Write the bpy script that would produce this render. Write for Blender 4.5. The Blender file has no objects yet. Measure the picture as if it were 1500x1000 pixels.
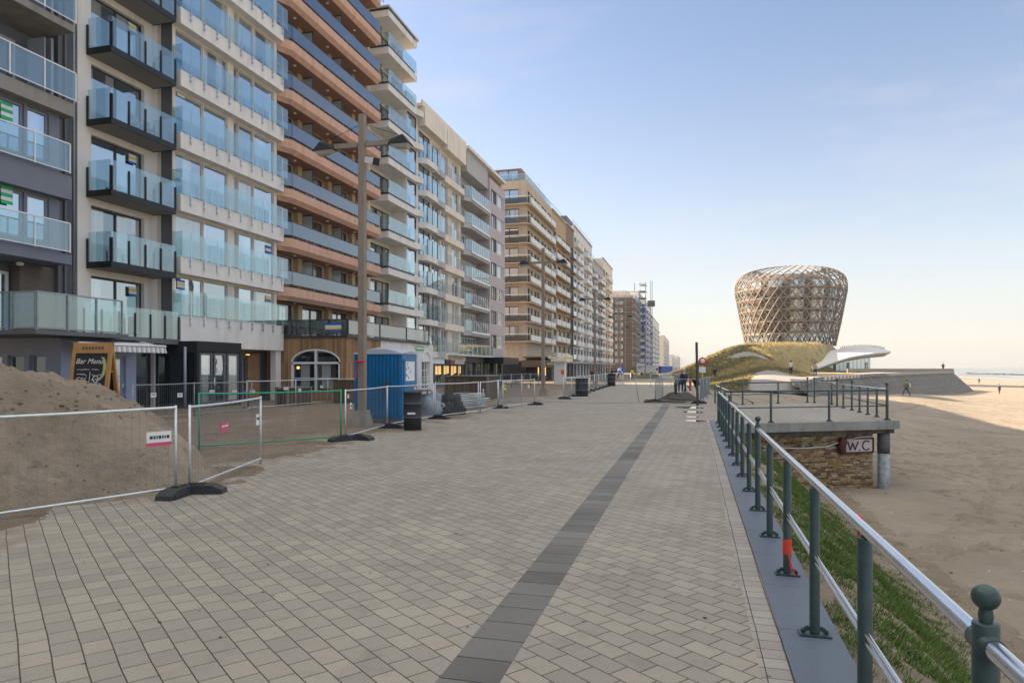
import bpy, math, random
from mathutils import Vector, Matrix, noise
random.seed(7)
R = math.radians
sc = bpy.context.scene
COL = sc.collection
UP = Vector((0, 0, 1))

# ------------------------------------------------------------------ helpers
class MB:
    """collects faces for ONE mesh"""
    def __init__(s, T=None):
        s.v = []; s.f = []; s.mi = []; s.T = T; s.m = 0; s.sm = []
    def add(s, vs, fs, smooth=False):
        b = len(s.v)
        for p in vs:
            p = Vector(p)
            s.v.append(s.T @ p if s.T else p)
        for f in fs:
            s.f.append([b + i for i in f]); s.mi.append(s.m); s.sm.append(smooth)
        return s
    def box(s, x0, x1, y0, y1, z0, z1):
        v = [(x, y, z) for z in (z0, z1) for y in (y0, y1) for x in (x0, x1)]
        return s.add(v, [(0, 2, 3, 1), (4, 5, 7, 6), (0, 1, 5, 4), (2, 6, 7, 3), (0, 4, 6, 2), (1, 3, 7, 5)])
    def bar(s, p, q, w, h):
        p, q = Vector(p), Vector(q); d = (q - p).normalized()
        a = d.cross(UP)
        if a.length < 1e-4: a = Vector((1, 0, 0))
        a.normalize(); b = a.cross(d).normalized()
        v = []
        for c in (p, q):
            for (i, j) in ((-1, -1), (1, -1), (1, 1), (-1, 1)):
                v.append(c + a * i * w / 2 + b * j * h / 2)
        return s.add(v, [(0, 3, 2, 1), (4, 5, 6, 7), (0, 1, 5, 4), (1, 2, 6, 5), (2, 3, 7, 6), (3, 0, 4, 7)])
    def tube(s, pts, r, n=8, cap=True):
        if not hasattr(r, '__len__'): r = [r] * len(pts)
        pts = [Vector(p) for p in pts]; vs = []; fs = []
        ref = None
        for i, p in enumerate(pts):
            d = (pts[min(i + 1, len(pts) - 1)] - pts[max(i - 1, 0)]).normalized()
            if ref is None:
                ref = d.cross(UP)
                if ref.length < 1e-3: ref = Vector((1, 0, 0))
                ref.normalize()
            a = (ref - d * ref.dot(d)).normalized(); b = d.cross(a); ref = a
            for k in range(n):
                t = 2 * math.pi * k / n
                vs.append(p + (a * math.cos(t) + b * math.sin(t)) * r[i])
        for i in range(len(pts) - 1):
            for k in range(n):
                k2 = (k + 1) % n
                fs.append((i * n + k, i * n + k2, (i + 1) * n + k2, (i + 1) * n + k))
        s.add(vs, fs, True)
        if cap:
            b0 = len(s.v) - len(vs)
            s.f.append([b0 + k for k in range(n)][::-1]); s.mi.append(s.m); s.sm.append(False)
            b1 = b0 + (len(pts) - 1) * n
            s.f.append([b1 + k for k in range(n)]); s.mi.append(s.m); s.sm.append(False)
        return s
    def lathe(s, prof, n=24, c=(0, 0, 0), smooth=True):
        vs = []; fs = []
        for (r, z) in prof:
            for k in range(n):
                t = 2 * math.pi * k / n
                vs.append((c[0] + r * math.cos(t), c[1] + r * math.sin(t), c[2] + z))
        for i in range(len(prof) - 1):
            for k in range(n):
                k2 = (k + 1) % n
                fs.append((i * n + k, i * n + k2, (i + 1) * n + k2, (i + 1) * n + k))
        return s.add(vs, fs, smooth)
    def prism(s, poly, z0, z1):
        n = len(poly)
        v = [(x, y, z0) for x, y in poly] + [(x, y, z1) for x, y in poly]
        f = [tuple(range(n))[::-1], tuple(range(n, 2 * n))] + [(i, (i + 1) % n, n + (i + 1) % n, n + i) for i in range(n)]
        return s.add(v, f)
    def ball(s, c, r, n=12, sq=(1, 1, 1)):
        vs = []; fs = []; m = n // 2
        for i in range(m + 1):
            ph = math.pi * i / m
            for k in range(n):
                t = 2 * math.pi * k / n
                vs.append((c[0] + r * sq[0] * math.sin(ph) * math.cos(t), c[1] + r * sq[1] * math.sin(ph) * math.sin(t), c[2] - r * sq[2] * math.cos(ph)))
        for i in range(m):
            for k in range(n):
                k2 = (k + 1) % n
                fs.append((i * n + k, i * n + k2, (i + 1) * n + k2, (i + 1) * n + k))
        return s.add(vs, fs, True)
    def panel(s, X, y0, y1, z0, z1, ops, depth=.22):
        """wall sheet facing +x with real openings and reveals"""
        ops = [(max(a, y0), min(b, y1), max(c, z0), min(d, z1)) for a, b, c, d in ops]
        ops = [o for o in ops if o[1] - o[0] > .01 and o[3] - o[2] > .01]
        ys = sorted({y0, y1, *[o[0] for o in ops], *[o[1] for o in ops]})
        zs = sorted({z0, z1, *[o[2] for o in ops], *[o[3] for o in ops]})
        def hole(i, j):
            if i < 0 or j < 0 or i >= len(ys) - 1 or j >= len(zs) - 1: return False
            y = (ys[i] + ys[i + 1]) / 2; z = (zs[j] + zs[j + 1]) / 2
            return any(a < y < b and c < z < d for a, b, c, d in ops)
        for i in range(len(ys) - 1):
            for j in range(len(zs) - 1):
                a, b, c, d = ys[i], ys[i + 1], zs[j], zs[j + 1]
                if not hole(i, j):
                    s.add([(X, a, c), (X, b, c), (X, b, d), (X, a, d)], [(0, 1, 2, 3)])
                else:
                    Z = X - depth
                    if not hole(i - 1, j): s.add([(X, a, c), (Z, a, c), (Z, a, d), (X, a, d)], [(3, 2, 1, 0)])
                    if not hole(i + 1, j): s.add([(X, b, c), (Z, b, c), (Z, b, d), (X, b, d)], [(0, 1, 2, 3)])
                    if not hole(i, j - 1): s.add([(X, a, c), (X, b, c), (Z, b, c), (Z, a, c)], [(3, 2, 1, 0)])
                    if not hole(i, j + 1): s.add([(X, a, d), (X, b, d), (Z, b, d), (Z, a, d)], [(0, 1, 2, 3)])
        return s
    def mesh(s, name, mats):
        me = bpy.data.meshes.new(name)
        me.from_pydata([tuple(v) for v in s.v], [], s.f)
        for m in (mats if isinstance(mats, (list, tuple)) else [mats]): me.materials.append(m)
        me.polygons.foreach_set('material_index', s.mi)
        me.polygons.foreach_set('use_smooth', s.sm)
        me.update()
        return me
    def build(s, name, mats, parent=None, loc=None):
        return link(name, s.mesh(name, mats), parent, loc)

def link(name, data, parent=None, loc=None, rz=0):
    o = bpy.data.objects.new(name, data); COL.objects.link(o)
    if parent is not None: o.parent = parent
    if loc is not None: o.location = loc
    if rz: o.rotation_euler = (0, 0, rz)
    return o
def tag(o, label=None, cat=None, group=None, kind=None):
    if label: o['label'] = label
    if cat: o['category'] = cat
    if group: o['group'] = group
    if kind: o['kind'] = kind
    return o
def empty(name, label, cat, loc=(0, 0, 0), rz=0, group=None):
    return tag(link(name, None, None, loc, rz), label, cat, group)
def dup(root, loc=None, rz=None, label=None, group=None, names=()):
    r = root.copy(); COL.objects.link(r)
    if loc is not None: r.location = loc
    if rz is not None: r.rotation_euler = (0, 0, rz)
    if label: r['label'] = label
    if group: r['group'] = group
    def rec(src, dst):
        for ch in KIDS.get(src.name, []):
            c = ch.copy(); COL.objects.link(c); c.parent = dst
            rec(ch, c)
    rec(root, r)
    return r
KIDS = {}
def index_kids():
    KIDS.clear()
    for o in COL.objects:
        if o.parent: KIDS.setdefault(o.parent.name, []).append(o)

# ------------------------------------------------------------------ materials
def N(nt, t, **k):
    n = nt.nodes.new(t)
    for a, b in k.items(): setattr(n, a, b)
    return n
MATS = {}
def mat(name, col, rough=.7, metal=0, var=.12, scale=1.5, bump=0, bscale=20, spec=.5, stain=0):
    if name in MATS: return MATS[name]
    m = bpy.data.materials.new(name); m.use_nodes = True; nt = m.node_tree; L = nt.links
    b = nt.nodes['Principled BSDF']
    b.inputs['Roughness'].default_value = rough; b.inputs['Metallic'].default_value = metal
    b.inputs['Specular IOR Level'].default_value = spec
    tc = N(nt, 'ShaderNodeTexCoord')
    geo = N(nt, 'ShaderNodeNewGeometry')
    src = geo.outputs['Position']
    no = N(nt, 'ShaderNodeTexNoise'); no.inputs['Scale'].default_value = scale; no.inputs['Detail'].default_value = 6; no.inputs['Roughness'].default_value = .65
    L.new(src, no.inputs['Vector'])
    mr = N(nt, 'ShaderNodeMapRange'); mr.inputs[1].default_value = .25; mr.inputs[2].default_value = .75
    mr.inputs[3].default_value = 1 - var; mr.inputs[4].default_value = 1 + var
    L.new(no.outputs['Fac'], mr.inputs[0])
    mx = N(nt, 'ShaderNodeMix', data_type='RGBA', blend_type='MULTIPLY'); mx.inputs[0].default_value = 1
    mx.inputs[6].default_value = (*col, 1)
    cb = N(nt, 'ShaderNodeCombineColor')
    for i in range(3): L.new(mr.outputs[0], cb.inputs[i])
    L.new(cb.outputs[0], mx.inputs[7])
    out = mx.outputs[2]
    if stain:
        mp = N(nt, 'ShaderNodeMapping'); mp.inputs['Scale'].default_value = (1.6, 1.6, .12); L.new(src, mp.inputs[0])
        n2 = N(nt, 'ShaderNodeTexNoise'); n2.inputs['Scale'].default_value = 1.3; n2.inputs['Detail'].default_value = 5; L.new(mp.outputs[0], n2.inputs['Vector'])
        r2 = N(nt, 'ShaderNodeMapRange'); r2.inputs[1].default_value = .5; r2.inputs[2].default_value = .75; r2.inputs[3].default_value = 0; r2.inputs[4].default_value = stain
        L.new(n2.outputs['Fac'], r2.inputs[0])
        m2 = N(nt, 'ShaderNodeMix', data_type='RGBA'); L.new(r2.outputs[0], m2.inputs[0]); L.new(out, m2.inputs[6])
        m2.inputs[7].default_value = (col[0] * .45, col[1] * .43, col[2] * .4, 1); out = m2.outputs[2]
    L.new(out, b.inputs['Base Color'])
    if bump:
        n3 = N(nt, 'ShaderNodeTexNoise'); n3.inputs['Scale'].default_value = bscale; n3.inputs['Detail'].default_value = 4; L.new(src, n3.inputs['Vector'])
        bp = N(nt, 'ShaderNodeBump'); bp.inputs['Strength'].default_value = bump; bp.inputs['Distance'].default_value = .02
        L.new(n3.outputs['Fac'], bp.inputs['Height']); L.new(bp.outputs[0], b.inputs['Normal'])
    MATS[name] = m
    return m
def emis(name, col, s):
    if name in MATS: return MATS[name]
    m = mat(name, col); b = m.node_tree.nodes['Principled BSDF']
    b.inputs['Emission Color'].default_value = (*col, 1); b.inputs['Emission Strength'].default_value = s
    return m
def window_glass(name, dark, light, amount=.45, gloss=.42, warm=0):
    """pane: reflective sheet, with a room or drawn curtains behind it, different for every pane"""
    m = bpy.data.materials.new(name); m.use_nodes = True; nt = m.node_tree; L = nt.links
    nt.nodes.remove(nt.nodes['Principled BSDF']); out = nt.nodes['Material Output']
    oi = N(nt, 'ShaderNodeObjectInfo'); geo = N(nt, 'ShaderNodeNewGeometry')
    sx = N(nt, 'ShaderNodeSeparateXYZ'); L.new(geo.outputs['Position'], sx.inputs[0])
    ad = N(nt, 'ShaderNodeMath', operation='ADD'); L.new(sx.outputs[0], ad.inputs[0]); L.new(sx.outputs[1], ad.inputs[1])
    cv = N(nt, 'ShaderNodeCombineXYZ'); L.new(ad.outputs[0], cv.inputs[0]); L.new(oi.outputs['Random'], cv.inputs[1])
    # curtain mask: wide drapes over part of the width
    n1 = N(nt, 'ShaderNodeTexNoise'); n1.inputs['Scale'].default_value = .9; n1.inputs['Detail'].default_value = 0
    mp = N(nt, 'ShaderNodeMapping'); mp.inputs['Scale'].default_value = (1, 57, 1); L.new(cv.outputs[0], mp.inputs[0]); L.new(mp.outputs[0], n1.inputs['Vector'])
    st = N(nt, 'ShaderNodeMapRange'); st.inputs[1].default_value = .98 - amount; st.inputs[2].default_value = 1.02 - amount; L.new(n1.outputs['Fac'], st.inputs[0])
    n2 = N(nt, 'ShaderNodeTexNoise'); n2.inputs['Scale'].default_value = 9; n2.inputs['Detail'].default_value = 2; L.new(mp.outputs[0], n2.inputs['Vector'])
    fold = N(nt, 'ShaderNodeMapRange'); fold.inputs[3].default_value = .55; fold.inputs[4].default_value = 1.15; L.new(n2.outputs['Fac'], fold.inputs[0])
    cur = N(nt, 'ShaderNodeMix', data_type='RGBA', blend_type='MULTIPLY'); cur.inputs[0].default_value = 1; cur.inputs[6].default_value = (*light, 1)
    cb = N(nt, 'ShaderNodeCombineColor')
    for i in range(3): L.new(fold.outputs[0], cb.inputs[i])
    L.new(cb.outputs[0], cur.inputs[7])
    mx = N(nt, 'ShaderNodeMix', data_type='RGBA'); mx.inputs[6].default_value = (*dark, 1); L.new(st.outputs[0], mx.inputs[0]); L.new(cur.outputs[2], mx.inputs[7])
    di = N(nt, 'ShaderNodeBsdfDiffuse'); L.new(mx.outputs[2], di.inputs[0])
    gl = N(nt, 'ShaderNodeBsdfGlossy'); gl.inputs['Roughness'].default_value = .02; gl.inputs['Color'].default_value = (.86, .95, 1, 1)
    nb = N(nt, 'ShaderNodeTexNoise'); nb.inputs['Scale'].default_value = .8; L.new(geo.outputs['Position'], nb.inputs['Vector'])
    bp = N(nt, 'ShaderNodeBump'); bp.inputs['Strength'].default_value = .12; bp.inputs['Distance'].default_value = .03; L.new(nb.outputs['Fac'], bp.inputs['Height']); L.new(bp.outputs[0], gl.inputs['Normal'])
    lw = N(nt, 'ShaderNodeLayerWeight'); lw.inputs['Blend'].default_value = .5
    pw_ = N(nt, 'ShaderNodeMath', operation='POWER'); pw_.inputs[1].default_value = 2.5; L.new(lw.outputs['Facing'], pw_.inputs[0])
    fr = N(nt, 'ShaderNodeMapRange'); fr.inputs[3].default_value = gloss * .62; fr.inputs[4].default_value = min(1, gloss * 2); L.new(pw_.outputs[0], fr.inputs[0])
    ms = N(nt, 'ShaderNodeMixShader'); L.new(fr.outputs[0], ms.inputs[0]); L.new(di.outputs[0], ms.inputs[1]); L.new(gl.outputs[0], ms.inputs[2])
    L.new(ms.outputs[0], out.inputs[0]); MATS[name] = m
    return m
def rail_glass(name, tint, gloss=.3, opac=.0, opcol=(.6, .7, .75)):
    m = bpy.data.materials.new(name); m.use_nodes = True; nt = m.node_tree; L = nt.links
    nt.nodes.remove(nt.nodes['Principled BSDF']); out = nt.nodes['Material Output']
    tr = N(nt, 'ShaderNodeBsdfTransparent'); tr.inputs[0].default_value = (*tint, 1)
    di = N(nt, 'ShaderNodeBsdfDiffuse'); di.inputs[0].default_value = (*opcol, 1)
    m0 = N(nt, 'ShaderNodeMixShader'); m0.inputs[0].default_value = opac; L.new(tr.outputs[0], m0.inputs[1]); L.new(di.outputs[0], m0.inputs[2])
    gl = N(nt, 'ShaderNodeBsdfGlossy'); gl.inputs['Roughness'].default_value = .02; gl.inputs[0].default_value = (.92, .98, 1, 1)
    lw = N(nt, 'ShaderNodeLayerWeight'); lw.inputs['Blend'].default_value = .5
    pw_ = N(nt, 'ShaderNodeMath', operation='POWER'); pw_.inputs[1].default_value = 3.2; L.new(lw.outputs['Facing'], pw_.inputs[0])
    fr = N(nt, 'ShaderNodeMapRange'); fr.inputs[3].default_value = gloss * .34; fr.inputs[4].default_value = min(1, gloss * 2.2); L.new(pw_.outputs[0], fr.inputs[0])
    ms = N(nt, 'ShaderNodeMixShader'); L.new(fr.outputs[0], ms.inputs[0]); L.new(m0.outputs[0], ms.inputs[1]); L.new(gl.outputs[0], ms.inputs[2])
    L.new(ms.outputs[0], out.inputs[0]); MATS[name] = m
    return m

def brickmat(name, c1, c2, cm, bw, rh, mortar=.008, rot=0, plane='xy', rough=.8, off=.5, bump=.5, dirt=None, dirtx=None, var=.25, sand=None):
    m = bpy.data.materials.new(name); m.use_nodes = True; nt = m.node_tree; L = nt.links
    b = nt.nodes['Principled BSDF']; b.inputs['Roughness'].default_value = rough; b.inputs['Specular IOR Level'].default_value = .35
    geo = N(nt, 'ShaderNodeNewGeometry'); src = geo.outputs['Position']
    if plane != 'xy':
        sx = N(nt, 'ShaderNodeSeparateXYZ'); L.new(src, sx.inputs[0]); cv = N(nt, 'ShaderNodeCombineXYZ')
        ad = N(nt, 'ShaderNodeMath', operation='ADD'); L.new(sx.outputs[0], ad.inputs[0]); L.new(sx.outputs[1], ad.inputs[1])
        L.new(ad.outputs[0], cv.inputs[0]); L.new(sx.outputs[2], cv.inputs[1]); vec = cv.outputs[0]
    else:
        vec = src
    mp = N(nt, 'ShaderNodeMapping'); mp.inputs['Rotation'].default_value = (0, 0, rot); L.new(vec, mp.inputs[0])
    # slightly wandering courses
    nw = N(nt, 'ShaderNodeTexNoise'); nw.inputs['Scale'].default_value = .8; nw.inputs['Detail'].default_value = 3; L.new(src, nw.inputs['Vector'])
    vm = N(nt, 'ShaderNodeVectorMath', operation='MULTIPLY_ADD'); vm.inputs[1].default_value = (.03, .03, 0)
    L.new(nw.outputs['Color'], vm.inputs[0]); L.new(mp.outputs[0], vm.inputs[2])
    br = N(nt, 'ShaderNodeTexBrick'); br.inputs['Scale'].default_value = 1; br.inputs['Brick Width'].default_value = bw; br.inputs['Row Height'].default_value = rh
    br.inputs['Mortar Size'].default_value = mortar; br.inputs['Mortar Smooth'].default_value = .3; br.offset = off; br.inputs['Bias'].default_value = 0
    br.inputs['Color1'].default_value = (*c1, 1); br.inputs['Color2'].default_value = (*c2, 1); br.inputs['Mortar'].default_value = (*cm, 1)
    L.new(vm.outputs[0], br.inputs['Vector'])
    no = N(nt, 'ShaderNodeTexNoise'); no.inputs['Scale'].default_value = .55; no.inputs['Detail'].default_value = 8; no.inputs['Roughness'].default_value = .62; L.new(src, no.inputs['Vector'])
    mr = N(nt, 'ShaderNodeMapRange'); mr.inputs[1].default_value = .3; mr.inputs[2].default_value = .7; mr.inputs[3].default_value = 1 - var; mr.inputs[4].default_value = 1 + var * .6; L.new(no.outputs['Fac'], mr.inputs[0])
    fi = N(nt, 'ShaderNodeTexNoise'); fi.inputs['Scale'].default_value = 90; fi.inputs['Detail'].default_value = 3; L.new(src, fi.inputs['Vector'])
    mf = N(nt, 'ShaderNodeMapRange'); mf.inputs[1].default_value = .3; mf.inputs[2].default_value = .7; mf.inputs[3].default_value = .9; mf.inputs[4].default_value = 1.08; L.new(fi.outputs['Fac'], mf.inputs[0])
    mm = N(nt, 'ShaderNodeMath', operation='MULTIPLY'); L.new(mr.outputs[0], mm.inputs[0]); L.new(mf.outputs[0], mm.inputs[1])
    mx = N(nt, 'ShaderNodeVectorMath', operation='SCALE'); L.new(br.outputs['Color'], mx.inputs[0]); L.new(mm.outputs[0], mx.inputs['Scale'])
    out = mx.outputs[0]
    if plane == 'xy':   # trodden stains, gum spots
        ng = N(nt, 'ShaderNodeTexVoronoi'); ng.inputs['Scale'].default_value = 2.6; L.new(src, ng.inputs['Vector'])
        rg = N(nt, 'ShaderNodeMapRange'); rg.inputs[1].default_value = .035; rg.inputs[2].default_value = .055; rg.inputs[3].default_value = .5; rg.inputs[4].default_value = 1; L.new(ng.outputs['Distance'], rg.inputs[0])
        nb = N(nt, 'ShaderNodeTexNoise'); nb.inputs['Scale'].default_value = 2.2; nb.inputs['Detail'].default_value = 10; nb.inputs['Roughness'].default_value = .75; L.new(src, nb.inputs['Vector'])
        rb_ = N(nt, 'ShaderNodeMapRange'); rb_.inputs[1].default_value = .52; rb_.inputs[2].default_value = .72; rb_.inputs[3].default_value = 1; rb_.inputs[4].default_value = .72; L.new(nb.outputs['Fac'], rb_.inputs[0])
        mu = N(nt, 'ShaderNodeMath', operation='MULTIPLY'); L.new(rg.outputs[0], mu.inputs[0]); L.new(rb_.outputs[0], mu.inputs[1])
        sc_ = N(nt, 'ShaderNodeVectorMath', operation='SCALE'); L.new(out, sc_.inputs[0]); L.new(mu.outputs[0], sc_.inputs['Scale']); out = sc_.outputs[0]
    if sand:   # drifted sand in patches, thicker towards the works on the left
        col, x0, x1 = sand
        sx2 = N(nt, 'ShaderNodeSeparateXYZ'); L.new(src, sx2.inputs[0])
        g = N(nt, 'ShaderNodeMapRange'); g.inputs[1].default_value = x0; g.inputs[2].default_value = x1; g.inputs[3].default_value = 0; g.inputs[4].default_value = .32; L.new(sx2.outputs[0], g.inputs[0])
        ns = N(nt, 'ShaderNodeTexNoise'); ns.inputs['Scale'].default_value = .45; ns.inputs['Detail'].default_value = 9; ns.inputs['Roughness'].default_value = .7
        mps = N(nt, 'ShaderNodeMapping'); mps.inputs['Scale'].default_value = (1, .6, 1); L.new(src, mps.inputs[0]); L.new(mps.outputs[0], ns.inputs['Vector'])
        a = N(nt, 'ShaderNodeMath', operation='ADD'); L.new(ns.outputs['Fac'], a.inputs[0]); L.new(g.outputs[0], a.inputs[1])
        th = N(nt, 'ShaderNodeMapRange'); th.inputs[1].default_value = .64; th.inputs[2].default_value = .78; th.inputs[4].default_value = .92; L.new(a.outputs[0], th.inputs[0])
        ms = N(nt, 'ShaderNodeMix', data_type='RGBA'); L.new(th.outputs[0], ms.inputs[0]); L.new(out, ms.inputs[6]); ms.inputs[7].default_value = (*col, 1); out = ms.outputs[2]
    L.new(out, b.inputs['Base Color'])
    bp = N(nt, 'ShaderNodeBump'); bp.inputs['Strength'].default_value = bump; bp.inputs['Distance'].default_value = .006; bp.invert = True
    L.new(br.outputs['Fac'], bp.inputs['Height'])
    b2 = N(nt, 'ShaderNodeBump'); b2.inputs['Strength'].default_value = .25; b2.inputs['Distance'].default_value = .004; L.new(fi.outputs['Fac'], b2.inputs['Height']); L.new(bp.outputs[0], b2.inputs['Normal'])
    L.new(b2.outputs[0], b.inputs['Normal'])
    MATS[name] = m
    return m

def groundmat(name, c1, c2, s1=.25, s2=6, bump=.6, bdist=.05, c3=None, thr=.55, stretch=(1, 1, 1), wet=0):
    m = bpy.data.materials.new(name); m.use_nodes = True; nt = m.node_tree; L = nt.links
    b = nt.nodes['Principled BSDF']; b.inputs['Roughness'].default_value = .9; b.inputs['Specular IOR Level'].default_value = .2
    geo = N(nt, 'ShaderNodeNewGeometry'); mp = N(nt, 'ShaderNodeMapping'); mp.inputs['Scale'].default_value = stretch; L.new(geo.outputs['Position'], mp.inputs[0])
    n1 = N(nt, 'ShaderNodeTexNoise'); n1.inputs['Scale'].default_value = s1; n1.inputs['Detail'].default_value = 8; n1.inputs['Roughness'].default_value = .65; L.new(mp.outputs[0], n1.inputs['Vector'])
    n2 = N(nt, 'ShaderNodeTexNoise'); n2.inputs['Scale'].default_value = s2; n2.inputs['Detail'].default_value = 8; n2.inputs['Roughness'].default_value = .7; L.new(mp.outputs[0], n2.inputs['Vector'])
    a = N(nt, 'ShaderNodeMath', operation='MULTIPLY_ADD'); a.inputs[1].default_value = .45; L.new(n2.outputs['Fac'], a.inputs[0]); L.new(n1.outputs['Fac'], a.inputs[2])
    mr = N(nt, 'ShaderNodeMapRange'); mr.inputs[1].default_value = .5; mr.inputs[2].default_value = .95; L.new(a.outputs[0], mr.inputs[0])
    mx = N(nt, 'ShaderNodeMix', data_type='RGBA'); mx.inputs[6].default_value = (*c1, 1); mx.inputs[7].default_value = (*c2, 1); L.new(mr.outputs[0], mx.inputs[0]); out = mx.outputs[2]
    if c3:
        n3 = N(nt, 'ShaderNodeTexNoise'); n3.inputs['Scale'].default_value = s1 * 2.7; n3.inputs['Detail'].default_value = 10; n3.inputs['Roughness'].default_value = .75; L.new(mp.outputs[0], n3.inputs['Vector'])
        r3 = N(nt, 'ShaderNodeMapRange'); r3.inputs[1].default_value = thr; r3.inputs[2].default_value = thr + .12; L.new(n3.outputs['Fac'], r3.inputs[0])
        m3 = N(nt, 'ShaderNodeMix', data_type='RGBA'); L.new(r3.outputs[0], m3.inputs[0]); L.new(out, m3.inputs[6]); m3.inputs[7].default_value = (*c3, 1); out = m3.outputs[2]
    L.new(out, b.inputs['Base Color'])
    vo = N(nt, 'ShaderNodeTexVoronoi'); vo.inputs['Scale'].default_value = s2 * .45; L.new(mp.outputs[0], vo.inputs['Vector'])
    ad = N(nt, 'ShaderNodeMath', operation='MULTIPLY_ADD'); ad.inputs[1].default_value = .6; L.new(vo.outputs['Distance'], ad.inputs[0]); L.new(n2.outputs['Fac'], ad.inputs[2])
    bp = N(nt, 'ShaderNodeBump'); bp.inputs['Strength'].default_value = bump; bp.inputs['Distance'].default_value = bdist; L.new(ad.outputs[0], bp.inputs['Height']); L.new(bp.outputs[0], b.inputs['Normal'])
    MATS[name] = m
    return m

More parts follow.
